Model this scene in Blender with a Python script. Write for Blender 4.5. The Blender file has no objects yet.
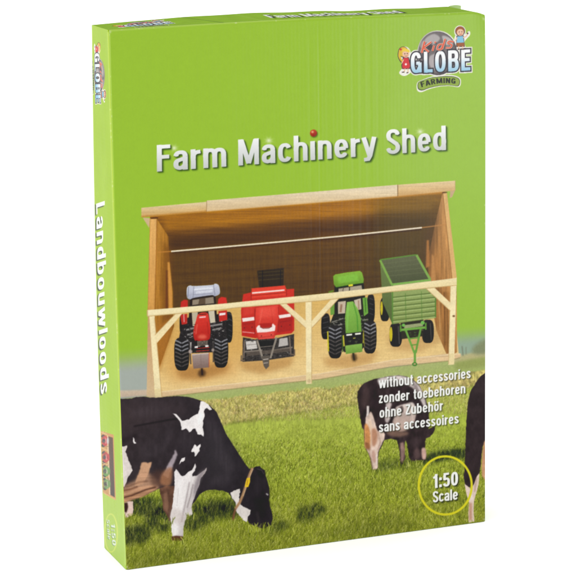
import bpy, math
import numpy as np

# ------------------------------------------------------------------ scene, camera
scene = bpy.context.scene
COL = scene.collection
H = 0.40                                   # box height in metres
rng = np.random.RandomState(7)

F_PX = 2377.4354
RX, RY, RZ = 0.214311564, -0.0125967875, -0.348893549
T = np.array([-0.305238372, 4.42481681, -0.521152103]) * H
W, D = 0.73738738 * H, 0.117490691 * H
cr_, sr_ = math.cos(RX), math.sin(RX)
Rz = np.array([[math.cos(RZ), math.sin(RZ), 0], [-math.sin(RZ), math.cos(RZ), 0], [0, 0, 1]])
Rx = np.array([[1, 0, 0], [0, cr_, -sr_], [0, sr_, cr_]])
Ry = np.array([[math.cos(RY), 0, math.sin(RY)], [0, 1, 0], [-math.sin(RY), 0, math.cos(RY)]])
R = Ry @ Rx @ Rz
CAMPOS = -R.T @ T

cam = bpy.data.cameras.new('camera')
cam.sensor_width = 36.0
cam.lens = F_PX / 576 * 36
cam.clip_start, cam.clip_end = 0.05, 100
camo = bpy.data.objects.new('camera', cam)
COL.objects.link(camo)
from mathutils import Matrix, Vector
ax = np.stack([R[0], R[2], -R[1]], axis=1)
M = Matrix([[*ax[0], CAMPOS[0]], [*ax[1], CAMPOS[1]], [*ax[2], CAMPOS[2]], [0, 0, 0, 1]])
camo.matrix_world = M
scene.camera = camo


def to_sheet(P):                            # a point on the carton -> artwork coordinates
    q = P @ R.T + T
    return np.stack([288 + F_PX * q[..., 0] / q[..., 1], 288 - F_PX * q[..., 2] / q[..., 1]], -1)


def on_plane(px, py, n, c):
    d = R.T @ np.array([(px - 288) / F_PX, 1.0, -(py - 288) / F_PX])
    n = np.array(n, float); c = np.array(c, float)
    return CAMPOS + d * (n @ (c - CAMPOS)) / (n @ d)


# carton corners (slightly out of true, as the used carton is)
FTL = on_plane(108.3, 30, (0, 1, 0), (0, 0, 0)); FTR = on_plane(485.5, 11.2, (0, 1, 0), (0, 0, 0))
FBR = on_plane(485.3, 521.3, (0, 1, 0), (0, 0, 0)); FBL = on_plane(126, 569.8, (0, 1, 0), (0, 0, 0))
nside = np.cross(FTL - FBL, (0, 1, 0))
BTL = on_plane(91.8, 25, nside, FTL); BBL = on_plane(104.3, 547.7, nside, FTL)
BTR = FTR + np.array([0, D, 0.0]) ; BBR = BBL + (FBR - FBL) 
ZFLOOR = min(FBL[2], BBL[2], FBR[2]) - 0.0004

# ------------------------------------------------------------------ small 2-D print shop
def blur(a, s):
    if s <= 0: return a
    r = max(1, int(math.ceil(s * 2.6)))
    k = np.exp(-0.5 * (np.arange(-r, r + 1) / s) ** 2); k /= k.sum()
    for ax_ in (0, 1):
        p = [(0, 0)] * a.ndim; p[ax_] = (r, r)
        b = np.pad(a, p, mode='edge'); o = np.zeros_like(a)
        n = a.shape[ax_]
        for i, kk in enumerate(k):
            sl = [slice(None)] * a.ndim; sl[ax_] = slice(i, i + n)
            o += kk * b[tuple(sl)]
        a = o
    return a


def noise(h, w, sx, sy, seed, octaves=3):
    """value noise -1..1, feature size sx,sy in cells"""
    out = np.zeros((h, w), np.float32); amp = 1.0; tot = 0
    r = np.random.RandomState(seed)
    for _ in range(octaves):
        gw, gh = int(w / sx) + 3, int(h / sy) + 3
        g = r.rand(gh, gw).astype(np.float32) * 2 - 1
        x = np.arange(w) / sx; y = np.arange(h) / sy
        xi = x.astype(int); yi = y.astype(int)
        fx = (x - xi); fy = (y - yi)
        fx = (fx * fx * (3 - 2 * fx))[None, :]; fy = (fy * fy * (3 - 2 * fy))[:, None]
        a = g[yi][:, xi]; b = g[yi][:, xi + 1]; c = g[yi + 1][:, xi]; d = g[yi + 1][:, xi + 1]
        out += amp * ((a * (1 - fx) + b * fx) * (1 - fy) + (c * (1 - fx) + d * fx) * fy)
        tot += amp; amp *= 0.6; sx = max(1.0, sx / 2); sy = max(1.0, sy / 2)
    return out / tot * 1.6


def catmull(pts, n=6, closed=True):
    P = np.array(pts, float); m = len(P); out = []
    rngs = range(m) if closed else range(m - 1)
    for i in rngs:
        if closed: a, b, c, d = P[(i - 1) % m], P[i], P[(i + 1) % m], P[(i + 2) % m]
        else: a, b, c, d = P[max(i - 1, 0)], P[i], P[i + 1], P[min(i + 2, m - 1)]
        for t in np.arange(n) / n:
            out.append(0.5 * ((2 * b) + (-a + c) * t + (2 * a - 5 * b + 4 * c - d) * t * t + (-a + 3 * b - 3 * c + d) * t ** 3))
    if not closed: out.append(P[-1])
    return np.array(out)


def poly_cover(pts, x0, y0, w, h, S, ss=3):
    """antialiased even-odd coverage of a polygon on a w*h window (artwork coords / S)"""
    P = np.asarray(pts, float)
    offs = (np.arange(ss) + 0.5) / ss
    ys = ((np.arange(h)[:, None] + offs[None, :]).reshape(-1)) / S + y0
    xs = ((np.arange(w)[:, None] + offs[None, :]).reshape(-1)) / S + x0
    par = np.zeros((h * ss, w * ss), np.bool_)
    for i in range(len(P)):
        (ax_, ay), (bx, by) = P[i], P[(i + 1) % len(P)]
        if ay == by: continue
        lo, hi = min(ay, by), max(ay, by)
        j = np.nonzero((ys >= lo) & (ys < hi))[0]
        if len(j) == 0: continue
        xc = ax_ + (ys[j] - ay) * (bx - ax_) / (by - ay)
        par[j] ^= xs[None, :] > xc[:, None]
    return par.reshape(h, ss, w, ss).mean(axis=(1, 3)).astype(np.float32)


class Sheet:
    def __init__(s, x0, y0, w, h, S):
        s.x0, s.y0, s.S = x0, y0, S
        s.w, s.h = int(w * S), int(h * S)
        s.img = np.zeros((s.h, s.w, 3), np.float32)
        s.lab = np.zeros((s.h, s.w), np.int16)
        s.X = (np.arange(s.w) + 0.5) / S + x0
        s.Y = (np.arange(s.h) + 0.5) / S + y0
        s.cur = 0

    def win(s, P, pad):
        x0 = max(0, int((P[:, 0].min() - pad - s.x0) * s.S)); x1 = min(s.w, int((P[:, 0].max() + pad - s.x0) * s.S) + 2)
        y0 = max(0, int((P[:, 1].min() - pad - s.y0) * s.S)); y1 = min(s.h, int((P[:, 1].max() + pad - s.y0) * s.S) + 2)
        return x0, x1, y0, y1

    def lay(s, m, x0, x1, y0, y1, col, alpha=1.0, col2=None, g=None, tex=None, lab=True, col3=None):
        X = s.X[x0:x1][None, :]; Y = s.Y[y0:y1][:, None]
        c = np.array(col, np.float32) / 255
        if col2 is not None:
            gx0, gy0, gx1, gy1 = g
            dx, dy = gx1 - gx0, gy1 - gy0
            t = np.clip(((X - gx0) * dx + (Y - gy0) * dy) / (dx * dx + dy * dy), 0, 1)[..., None]
            c2 = np.array(col2, np.float32) / 255
            if col3 is not None:
                c3 = np.array(col3, np.float32) / 255
                c = np.where(t < .5, c * (1 - 2 * t) + c2 * 2 * t, c2 * (2 - 2 * t) + c3 * (2 * t - 1))
            else: c = c * (1 - t) + c2 * t
        else:
            c = np.broadcast_to(c, (y1 - y0, x1 - x0, 3))
        if tex is not None:
            c = c * (1 + tex[0][y0:y1, x0:x1, None] * tex[1])
        mm = (m * alpha)[..., None]
        s.img[y0:y1, x0:x1] = s.img[y0:y1, x0:x1] * (1 - mm) + np.clip(c, 0, 1) * mm
        if lab and alpha > 0.6: s.lab[y0:y1, x0:x1][m > 0.5] = s.cur

    def poly(s, pts, col, soft=0, smooth=False, rough=0, **k):
        P = catmull(pts) if smooth else np.array(pts, float)
        if rough:
            Q = []
            r = np.random.RandomState(int(abs(P.sum())) % 9999)
            for i in range(len(P)):
                a, b = P[i], P[(i + 1) % len(P)]; n = max(1, int(np.hypot(*(b - a)) / 1.5))
                for t in range(n): Q.append(a + (b - a) * t / n + r.randn(2) * rough)
            P = np.array(Q)
        x0, x1, y0, y1 = s.win(P, 3 * soft + 1)
        if x1 <= x0 or y1 <= y0: return
        m = poly_cover(P, x0 / s.S + s.x0, y0 / s.S + s.y0, x1 - x0, y1 - y0, s.S)
        if soft: m = blur(m, soft * s.S)
        s.lay(m, x0, x1, y0, y1, col, **k)

    def line(s, pts, w, col, smooth=False, **k):
        P = catmull(pts, closed=False) if smooth else np.array(pts, float)
        for i in range(len(P) - 1): pass
        s.poly(stroke(P, w / 2, w / 2), col, **k)

    def ell(s, cx, cy, rx, ry, col, rot=0, **k):
        a = np.linspace(0, 2 * math.pi, 40)[:-1]
        x, y = rx * np.cos(a), ry * np.sin(a); c, d = math.cos(rot), math.sin(rot)
        s.poly(np.stack([cx + x * c - y * d, cy + x * d + y * c], 1), col, **k)

    def ring(s, cx, cy, rx, ry, w, col, **k):
        a = np.linspace(0, 2 * math.pi, 80)
        o = np.stack([cx + rx * np.cos(a), cy + ry * np.sin(a)], 1)
        i = np.stack([cx + (rx - w) * np.cos(a), cy + (ry - w) * np.sin(a)], 1)[::-1]
        s.poly(np.concatenate([o, i]), col, **k)


def stroke(P, hx, hy, ext=0.0):
    P = np.asarray(P, float); n = len(P)
    d = np.diff(P, axis=0); L = np.maximum(np.hypot(d[:, 0], d[:, 1]), 1e-9); d = d / L[:, None]
    left, right = [], []
    for i in range(n):
        if i == 0: t = d[0]; sc = 1
        elif i == n - 1: t = d[-1]; sc = 1
        else:
            t = d[i - 1] + d[i]; nn = np.hypot(*t)
            if nn < 1e-6: t = d[i]; sc = 1
            else:
                t = t / nn; sc = 1 / max(0.45, float(t @ d[i]))
        p = P[i].copy()
        if ext and i == 0: p = p - t * ext
        if ext and i == n - 1: p = p + t * ext
        nx, ny = -t[1] * hx * sc, t[0] * hy * sc
        left.append(p + (nx, ny)); right.append(p - (nx, ny))
    return np.array(left + right[::-1])


# ------------------------------------------------------------------ condensed bold lettering drawn with a broad pen
HX, HY, XH = 0.098, 0.078, 0.745
def arc(cx, cy, rx, ry, a0, a1, n=14, e=2.5):
    a = np.radians(np.linspace(a0, a1, n)); c, s_ = np.cos(a), np.sin(a)
    return [(cx + rx * abs(u) ** (2 / e) * (1 if u > 0 else -1), cy + ry * abs(v) ** (2 / e) * (1 if v > 0 else -1)) for u, v in zip(c, s_)]

def glyph(ch):
    h, k, x = HX, HY, XH
    xr = 0.44; cx = (h + xr) / 2; rx = (xr - h) / 2; ym = x / 2; ry = x / 2 - k
    bowl = arc(cx, ym, rx, ry, 0, 360, 40)
    CX = (h + .47) / 2; RXC = (.47 - h) / 2
    G = {
     'o': (.54, [bowl]), 'ö': (.54, [bowl, [(.14, .83), (.14, 1.0)], [(.40, .83), (.40, 1.0)]]),
     'n': (.54, [[(h, 0), (h, x)], [(h, .42)] + arc(cx, .47, rx, x - k - .47, 180, 0) + [(xr, 0)]]),
     'h': (.54, [[(h, 0), (h, 1)], [(h, .42)] + arc(cx, .47, rx, x - k - .47, 180, 0) + [(xr, 0)]]),
     'm': (.83, [[(h, 0), (h, x)], [(h, .42)] + arc(.2575, .47, .1595, x - k - .47, 180, 0) + [(.417, 0)],
                 [(.417, .42)] + arc(.5765, .47, .1595, x - k - .47, 180, 0) + [(.736, 0)]]),
     'u': (.54, [[(xr, 0), (xr, x)], [(h, x)] + arc(cx, .27, rx, .27 - k, 180, 360) + [(xr, .3)]]),
     'r': (.36, [[(h, 0), (h, x)], [(h, .40)] + arc(.33, .44, .232, .2, 180, 92, 8) + [(.36, .645)]]),
     'd': (.54, [bowl, [(xr, 0), (xr, 1)]]),
     'b': (.54, [bowl, [(h, 0), (h, 1)]]),
     'a': (.53, [[(.43, 0), (.43, .5)], arc(.265, .50, .165, x - k - .50, 0, 172, 12), [(.43, .43), (.3, .40)] + arc(.265, .225, .167, .15, 110, 262, 12) + [(.33, .09), (.43, .2)]]),
     'e': (.53, [arc(cx, ym, rx, ry, 0, 322, 36), [(h, ym - .0), (xr, ym - .0)]]),
     'c': (.51, [arc(cx, ym, rx, ry, 32, 328, 34)]),
     's': (.48, [arc(.245, .545, .145, .125, 12, 200, 14, 2.2)[:-1] + [(.13, .46), (.33, .31)] + arc(.245, .205, .15, .13, 10, -168, 14, 2.2)]),
     'S': (.56, [arc(.285, .745, .185, .18, 8, 205, 16, 2.3)[:-1] + [(.13, .62), (.42, .40)] + arc(.285, .265, .19, .19, 12, -172, 16, 2.3)]),
     'y': (.52, [[(.06, x), (.27, .02)], [(.46, x), (.29, .0), (.22, -.13), (.06, -.14)]]),
     'w': (.80, [[(.07, x), (.21, 0)], [(.21, 0), (.40, x)], [(.40, x), (.59, 0)], [(.59, 0), (.73, x)]]),
     'z': (.46, [[(.03, x - k), (.43, x - k)], [(.38, x - .12), (.08, .12)], [(.03, k), (.43, k)]]),
     't': (.34, [[(.17, .95), (.17, .2), (.21, k + .01), (.33, k)], [(.01, x - .065), (.33, x - .065)]]),
     'ı': (.2, [[(h, 0), (h, x)]]), 'i': (.2, [[(h, 0), (h, x)], [(h, .83), (h, 1)]]), 'l': (.2, [[(h, 0), (h, 1)]]),
     'F': (.50, [[(h, 0), (h, 1)], [(h, 1 - k), (.49, 1 - k)], [(h, .54), (.45, .54)]]),
     'E': (.50, [[(h, 0), (h, 1)], [(h, 1 - k), (.49, 1 - k)], [(h, .52), (.46, .52)], [(h, k), (.49, k)]]),
     'L': (.47, [[(h, 0), (h, 1)], [(h, k), (.47, k)]]),
     'M': (.80, [[(h, 0), (h, 1)], [(.13, .97), (.40, .06)], [(.40, .06), (.67, .97)], [(.70, 0), (.70, 1)]]),
     'N': (.58, [[(h, 0), (h, 1)], [(.13, .96), (.46, .04)], [(.49, 0), (.49, 1)]]),
     'Z': (.54, [[(.03, 1 - k), (.51, 1 - k)], [(.46, .88), (.08, .12)], [(.03, k), (.51, k)]]),
     'G': (.58, [arc(CX + .01, .5, RXC, .42, 25, 330, 34), [(.30, .47), (.50, .47)], [(.49, .5), (.49, 0.02)]]),
     'O': (.57, [arc(CX, .5, RXC, .42, 0, 360, 40)]), '0': (.53, [arc(.265, .5, .165, .42, 0, 360, 40)]),
     'B': (.57, [[(h, 0), (h, 1)], [(h, 1 - k), (.3, 1 - k)] + arc(.3, .73, .15, .19, 88, -88, 10) + [(h, .53)], [(.3, .53)] + arc(.3, .305, .17, .225, 85, -88, 10) + [(h, k)]]),
     'R': (.57, [[(h, 0), (h, 1)], [(h, 1 - k), (.3, 1 - k)] + arc(.3, .71, .16, .21, 88, -88, 10) + [(h, .49)], [(.32, .5), (.48, 0)]]),
     'A': (.60, [[(.08, 0), (.28, .98)], [(.32, .98), (.52, 0)], [(.14, .27), (.46, .27)]]),
     'I': (.2, [[(h, 0), (h, 1)]]), 'K': (.56, [[(h, 0), (h, 1)], [(.12, .35), (.48, 1)], [(.23, .55), (.50, 0)]]),
     '1': (.40, [[(.26, 0), (.26, 1)], [(.04, .74), (.2, .8), (.27, .95)]]),
     ':': (.22, [[(.11, .02), (.11, .22)], [(.11, .52), (.11, .72)]]),
     '5': (.53, [[(.46, 1 - k), (.14, 1 - k), (.12, .5)], [(.12, .52)] + arc(.26, .33, .17, .25, 130, -165, 20)]),
     ' ': (.26, [])}
    return G[ch]


def lettering(s, txt, bl, br, tl, tr, col, bold=1.0, gap=.065, lean=0.0, dx=0, dy=0, soft=0, grow=0.0, only=None, **k):
    """bl/br baseline ends, tl/tr where the cap height stands; strokes are merged into one mask"""
    adv = sum(glyph(c)[0] + gap for c in txt) - gap
    bl, br, tl, tr = [np.array(p, float) + (dx, dy) for p in (bl, br, tl, tr)]
    allp = np.array([bl, br, tl, tr, bl + (bl - tl) * .3, br + (br - tr) * .3])
    x0, x1, y0, y1 = s.win(allp, 3 + 3 * soft + grow)
    m = np.zeros((y1 - y0, x1 - x0), np.float32); cur = 0.0
    for c in txt:
        w, st = glyph(c)
        for q in st:
            P = stroke(q, HX * bold + grow, HY * bold + grow, ext=grow)
            u = (P[:, 0] + cur + lean * P[:, 1]) / adv; v = P[:, 1]
            b = bl + u[:, None] * (br - bl); t = tl + u[:, None] * (tr - tl)
            Q = b + v[:, None] * (t - b)
            a0, a1, b0, b1 = s.win(Q, 1)
            a0, b0 = max(a0, x0), max(b0, y0); a1, b1 = min(a1, x1), min(b1, y1)
            if a1 <= a0 or b1 <= b0: continue
            # pen outlines may cross themselves on tight bends: cover by quads along the stroke
            n = len(P) // 2
            mm = np.zeros((b1 - b0, a1 - a0), np.float32)
            if n <= 2: mm = poly_cover(Q, a0 / s.S + s.x0, b0 / s.S + s.y0, a1 - a0, b1 - b0, s.S, 4)
            else:
                for i in range(n - 1):
                    quad = [Q[i], Q[i + 1], Q[2 * n - 2 - i], Q[2 * n - 1 - i]]
                    mm = np.minimum(1, mm + poly_cover(quad, a0 / s.S + s.x0, b0 / s.S + s.y0, a1 - a0, b1 - b0, s.S, 4))
            if n > 2 and c in 'aesS5GBR':
                aa = np.linspace(0, 2 * math.pi, 11)[:-1]; ccx, ccy = np.cos(aa), np.sin(aa)
                for (qx, qy) in q[1:-1]:
                    du = (qx + ccx * (HX * bold + grow) * .96 + cur + lean * qy) / adv; dv = qy + ccy * (HY * bold + grow) * .96
                    bb = bl + du[:, None] * (br - bl); tt = tl + du[:, None] * (tr - tl); DQ = bb + dv[:, None] * (tt - bb)
                    e0, e1, g0, g1 = s.win(DQ, .5); e0, g0 = max(e0, a0), max(g0, b0); e1, g1 = min(e1, a1), min(g1, b1)
                    if e1 <= e0 or g1 <= g0: continue
                    dm = poly_cover(DQ, e0 / s.S + s.x0, g0 / s.S + s.y0, e1 - e0, g1 - g0, s.S, 3)
                    ss_ = mm[g0 - b0:g1 - b0, e0 - a0:e1 - a0]; np.maximum(ss_, dm, out=ss_)
            sub = m[b0 - y0:b1 - y0, a0 - x0:a1 - x0]
            np.copyto(sub, np.minimum(1, np.maximum(np.maximum(sub, mm), (sub + mm) * .97)))
        cur += w + gap
    if soft: m = blur(m, soft * s.S)
    s.lay(m, x0, x1, y0, y1, col, **k)


# ================================================================== FRONT ARTWORK
FRONT_PARTS = ['front_panel', 'title_lettering', 'brand_emblem', 'shed_picture', 'red_tractor_picture',
               'red_baler_picture', 'green_tractor_picture', 'green_trailer_picture', 'pasture_picture',
               'cow_picture', 'cow_picture', 'cow_picture', 'caption_lettering', 'scale_mark', 'rail_picture']
(L_BASE, L_TITLE, L_EMB, L_SHED, L_RTR, L_BAL, L_GTR, L_TRL, L_FIELD, L_COW1, L_COW2, L_COW3, L_CAP, L_SCALE, L_RAIL) = range(15)
f = Sheet(76, 0, 424, 576, 2.5)
hN, wN = f.h, f.w
nf = noise(hN, wN, 2, 2, 1, 2)          # fine
nm = noise(hN, wN, 12, 12, 2, 4)        # medium
nl = noise(hN, wN, 90, 90, 3, 3)        # large
gh_ = noise(hN, wN, 70, 3.0, 4, 3)      # horizontal grain
gv_ = noise(hN, wN, 3.0, 60, 5, 3)      # vertical grain
gd_ = noise(hN, wN, 30, 2.5, 6, 2)
X = f.X[None, :] + 0 * f.Y[:, None]; Y = f.Y[:, None] + 0 * f.X[None, :]

def mixc(a, b, t): return np.array(a, np.float32) / 255 * (1 - t[..., None]) + np.array(b, np.float32) / 255 * t[..., None]
def sst(a, b, v): t = np.clip((v - a) / (b - a), 0, 1); return t * t * (3 - 2 * t)

# green card with the picture's hazy horizon
base = mixc((158, 198, 58), (158, 197, 68), sst(330, 430, X))  # bluer to the right: veil of gloss put into the green
hz_ = sst(0, 1, (Y - (346 - (X - 130) * .062)) / (27 - (X - 130) * .02))
base = base * (1 - hz_[..., None]) + mixc((172, 180, 170), (152, 174, 150), sst(200, 450, X)) * hz_[..., None]
f.img[:] = base * (1 + nm[..., None] * .006)

# ---- pasture
f.cur = L_FIELD
def fieldtop(x): return 399 - (x - 120) * 0.118          # horizon of the meadow
t = sst(-.8, .8, Y - fieldtop(X) + 0)
far = mixc((168, 178, 114), (162, 178, 100), sst(0, 20, Y - fieldtop(X)))
weed_t = fieldtop(X) + 11 + 0.012 * (X - 200) + 2.2 * noise(hN, wN, 26, 400, 21, 3)
weed_b = fieldtop(X) + 37 - 0.035 * (X - 225)
weedc = np.array([194, 184, 108], np.float32) / 255 * (1 + .10 * noise(hN, wN, 8, 8, 22, 3)[..., None]) + nf[..., None] * .035
tan = np.clip(noise(hN, wN, 22, 12, 23, 2) + .1, 0, 1)[..., None]
weedc = weedc * (1 - .45 * tan) + .45 * tan * np.array([206, 176, 118], np.float32) / 255
drk = np.clip(noise(hN, wN, 16, 9, 24, 4) - .12, 0, 1)[..., None]
weedc = weedc * (1 - .26 * drk)
weedc = weedc * (1 + .16 * noise(hN, wN, 3, 7, 26, 2)[..., None])
near = mixc((168, 180, 82), (154, 168, 66), sst(0, 60, Y - weed_b))
near = near * (1 - sst(40, 130, Y - weed_b))[..., None] + np.array([142, 150, 50], np.float32) / 255 * sst(40, 130, Y - weed_b)[..., None]
near = near * np.array([1.02, 1.02, .98], np.float32) * (1 + .05 * nm + .05 * nl + .09 * noise(hN, wN, 3, 8, 25, 3))[..., None]
fld = far * (1 + .04 * nf[..., None])
m = sst(-1.2, 1.2, Y - weed_t)[..., None]; fld = fld * (1 - m) + weedc * m
edge = np.exp(-((Y - weed_b) / 2.0) ** 2)[..., None] * .16
m = sst(-2.5, 2.5, Y - weed_b + 1.5 * noise(hN, wN, 9, 20, 27, 2))[..., None]; fld = fld * (1 - m) + near * m
fld = fld * (1 - edge)
f.img[:] = f.img * (1 - t[..., None]) + fld * t[..., None]
f.lab[t > .5] = L_FIELD
# pale track along the horizon left and right of the shed
f.poly([(110, 391), (165, 389), (165, 394.5), (110, 398)], (204, 184, 160), soft=.7)
f.poly([(452, 357), (490, 349), (490, 357.5), (452, 364)], (186, 178, 130), soft=1)
f.poly([(455, 362), (490, 356), (490, 366), (455, 370)], (150, 160, 92), soft=1.5)
f.poly([(474, 346), (490, 338), (490, 352), (474, 354)], (132, 140, 106), soft=1.6, smooth=True)
f.line([(462, 346), (463, 356)], .8, (110, 110, 90), soft=.5)
f.line([(466, 347), (466, 355)], .6, (120, 118, 96), soft=.5)

def blades(n, ymin, ymax, hmin, hmax, cols, seed, power=1.0, keep=1.0, wfun=None, shade=None):
    r = np.random.RandomState(seed)
    yy = ymin + (ymax - ymin) * np.sort(r.rand(n) ** power); xx = 112 + r.rand(n) * 378
    if wfun is not None:
        k_ = wfun(xx, yy); xx, yy = xx[k_], yy[k_]; n = len(xx)
    hh = (hmin + (hmax - hmin) * (yy - ymin) / (ymax - ymin)) * (.5 + .9 * r.rand(n))
    lean = r.randn(n) * .35 + .1
    ci = r.randint(0, len(cols), n); c = np.array(cols, np.float32)[ci] / 255 * (.82 + .34 * r.rand(n, 1))
    st = np.linspace(0, 1, 16)
    PX = xx[:, None] + lean[:, None] * hh[:, None] * st[None, :] ** 1.8
    PY = yy[:, None] - hh[:, None] * st[None, :]
    K = c[:, None, :] * (.62 + .48 * st)[None, :, None]
    ix = ((PX - f.x0) * f.S).astype(int).ravel(); iy = ((PY - f.y0) * f.S).astype(int).ravel()
    ok = (ix >= 0) & (ix < f.w) & (iy >= 0) & (iy < f.h)
    ok[ok] = (f.lab[iy[ok], ix[ok]] == L_FIELD)
    ix, iy = ix[ok], iy[ok]; K = K.reshape(-1, 3)[ok]
    f.img[iy, ix] = f.img[iy, ix] * (1 - keep) + K * keep

GR = [(166, 178, 62), (148, 160, 44), (198, 200, 94), (108, 120, 28), (178, 188, 68), (120, 132, 34), (224, 222, 138), (90, 100, 24), (78, 90, 24)]
blades(9000, 425, 470, 1.5, 3, GR, 31, keep=.38, wfun=lambda x, y: y > 432 - (x - 225) * .13)
blades(26000, 440, 580, 2, 9, GR, 32, power=.8, keep=.66, wfun=lambda x, y: y > 445 - (x - 225) * .1)

WD_C = [(196, 194, 110), (168, 174, 80), (220, 200, 138), (156, 150, 66), (228, 216, 160), (194, 166, 104), (138, 136, 56)]
def in_weed(x, y):
    tt = 399 - (x - 120) * .118
    return (y > tt + 13) & (y < tt + 37 + .08 * (x - 225))
blades(9000, 385, 432, 2.2, 4.2, WD_C, 35, keep=.5, wfun=in_weed)
blades(2600, 385, 420, 2.5, 5, WD_C[:5], 36, keep=.55, wfun=in_weed)

# darker grass in the animals' shade (printed)
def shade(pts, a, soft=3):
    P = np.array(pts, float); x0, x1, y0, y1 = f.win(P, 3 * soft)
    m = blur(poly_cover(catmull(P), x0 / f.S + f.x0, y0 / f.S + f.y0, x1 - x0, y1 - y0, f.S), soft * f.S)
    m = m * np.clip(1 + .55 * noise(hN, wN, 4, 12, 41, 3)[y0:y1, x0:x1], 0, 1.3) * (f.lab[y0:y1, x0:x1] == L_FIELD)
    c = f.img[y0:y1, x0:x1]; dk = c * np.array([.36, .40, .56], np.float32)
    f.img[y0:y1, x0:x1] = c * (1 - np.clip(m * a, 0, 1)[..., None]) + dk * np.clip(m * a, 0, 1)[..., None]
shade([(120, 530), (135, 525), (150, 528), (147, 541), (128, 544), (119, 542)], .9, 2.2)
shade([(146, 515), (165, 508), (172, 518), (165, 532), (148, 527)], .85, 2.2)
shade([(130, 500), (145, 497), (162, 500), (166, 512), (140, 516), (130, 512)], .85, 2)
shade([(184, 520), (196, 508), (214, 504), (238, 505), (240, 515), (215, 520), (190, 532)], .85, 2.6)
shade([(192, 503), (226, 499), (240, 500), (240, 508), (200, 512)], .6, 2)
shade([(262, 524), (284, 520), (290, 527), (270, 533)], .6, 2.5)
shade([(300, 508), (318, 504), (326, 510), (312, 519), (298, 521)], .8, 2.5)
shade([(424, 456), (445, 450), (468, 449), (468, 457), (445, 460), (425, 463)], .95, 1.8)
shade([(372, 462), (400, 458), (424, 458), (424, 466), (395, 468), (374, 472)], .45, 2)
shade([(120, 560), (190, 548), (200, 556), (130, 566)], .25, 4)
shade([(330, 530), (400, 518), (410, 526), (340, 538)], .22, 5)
blades(5000, 505, 580, 5, 9, [(178, 178, 88), (150, 152, 58), (200, 196, 120)], 33, keep=.42)

# ---- shed
f.cur = L_SHED
WD = (gh_, .10)
# closed volume behind everything: back wall + underside of the roof
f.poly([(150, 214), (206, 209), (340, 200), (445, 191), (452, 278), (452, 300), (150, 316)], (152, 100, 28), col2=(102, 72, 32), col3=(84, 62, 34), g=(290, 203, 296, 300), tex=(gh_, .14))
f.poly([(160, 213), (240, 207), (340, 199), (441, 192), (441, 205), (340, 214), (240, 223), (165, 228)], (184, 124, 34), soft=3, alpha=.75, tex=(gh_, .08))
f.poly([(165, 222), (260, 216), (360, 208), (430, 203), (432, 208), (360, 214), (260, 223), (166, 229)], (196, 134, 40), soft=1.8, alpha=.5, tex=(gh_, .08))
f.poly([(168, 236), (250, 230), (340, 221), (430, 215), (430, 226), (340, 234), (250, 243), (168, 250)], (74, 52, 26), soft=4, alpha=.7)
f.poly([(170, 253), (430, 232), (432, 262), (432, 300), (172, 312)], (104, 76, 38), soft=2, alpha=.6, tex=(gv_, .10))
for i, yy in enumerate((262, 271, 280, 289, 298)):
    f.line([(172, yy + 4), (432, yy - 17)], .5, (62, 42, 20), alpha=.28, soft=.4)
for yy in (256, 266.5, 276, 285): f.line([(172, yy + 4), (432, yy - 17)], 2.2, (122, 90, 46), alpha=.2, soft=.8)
f.poly([(375, 197), (440, 192), (440, 270), (375, 275)], (104, 88, 72), soft=6, alpha=.35)  # grey sheen of the glossy card, painted over the interior
# tint over the printed interior: rich brown left, gloss veil painted greyer towards right
P_ = np.array([(150, 216), (206, 211.5), (340, 201), (397, 196.8), (445, 192.6), (452, 278), (452, 300), (150, 316)], float)
x0, x1, y0, y1 = f.win(P_, 2)
m_ = blur(poly_cover(P_, x0 / f.S + f.x0, y0 / f.S + f.y0, x1 - x0, y1 - y0, f.S), 1)[..., None]
k_ = sst(330, 405, X[y0:y1, x0:x1])[..., None]
mul = np.array([.93, .92, .30], np.float32) * (1 - k_) + np.array([.86, .90, .86], np.float32) * k_
f.img[y0:y1, x0:x1] *= 1 - m_ + m_ * mul
# floor
f.poly([(152, 310), (240, 303), (330, 296), (452, 284), (459, 357), (390, 363), (320, 374.5), (240, 383), (154, 394)], (214, 176, 102), col2=(232, 202, 142), g=(300, 300, 306, 374), tex=(gd_, .03))
f.poly([(160, 330), (200, 322), (300, 318), (300, 345), (220, 366), (160, 378)], (204, 150, 72), soft=8, alpha=.5)
f.poly([(170, 352), (240, 362), (236, 376), (172, 384)], (212, 160, 92), soft=5, alpha=.5)
for xx in range(162, 455, 6):
    f.line([(xx, 392 - (xx - 154) * .121), (xx + (300 - xx) * .12, 312 - (xx - 154) * .08)], .4, (186, 142, 82), alpha=.16, soft=.3)
# left wall
f.poly([(150, 219), (157, 219), (168, 236), (172, 300), (174, 326), (160, 366), (154, 386), (150, 330)], (192, 136, 58), col2=(146, 96, 36), g=(155, 260, 172, 262), tex=(gv_, .10))
f.poly([(162, 240), (172, 250), (173, 326), (164, 350)], (118, 76, 30), soft=2.2, alpha=.6)
f.poly([(167.5, 262), (169.5, 262), (172.5, 292), (172.5, 312), (168.5, 312)], (206, 146, 72), soft=.4)
f.poly([(166, 270), (167.3, 270), (168, 312), (165.5, 312)], (110, 64, 24), soft=.5)
f.poly([(158, 325), (172, 318), (170, 336), (159, 374)], (176, 116, 50), soft=1.6, alpha=.8)
f.poly([(150, 218.5), (157, 218.5), (154.8, 311), (148, 311)], (222, 172, 104), col2=(214, 158, 84), g=(150, 220, 150, 310), tex=(gv_, .06))
f.line([(157, 219), (155, 311)], .8, (150, 94, 36), alpha=.8)
f.line([(150.2, 219), (148, 311)], .6, (186, 132, 68), alpha=.8)
f.poly([(142.8, 217.5), (150, 218), (149.3, 228)], (206, 178, 140))
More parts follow.
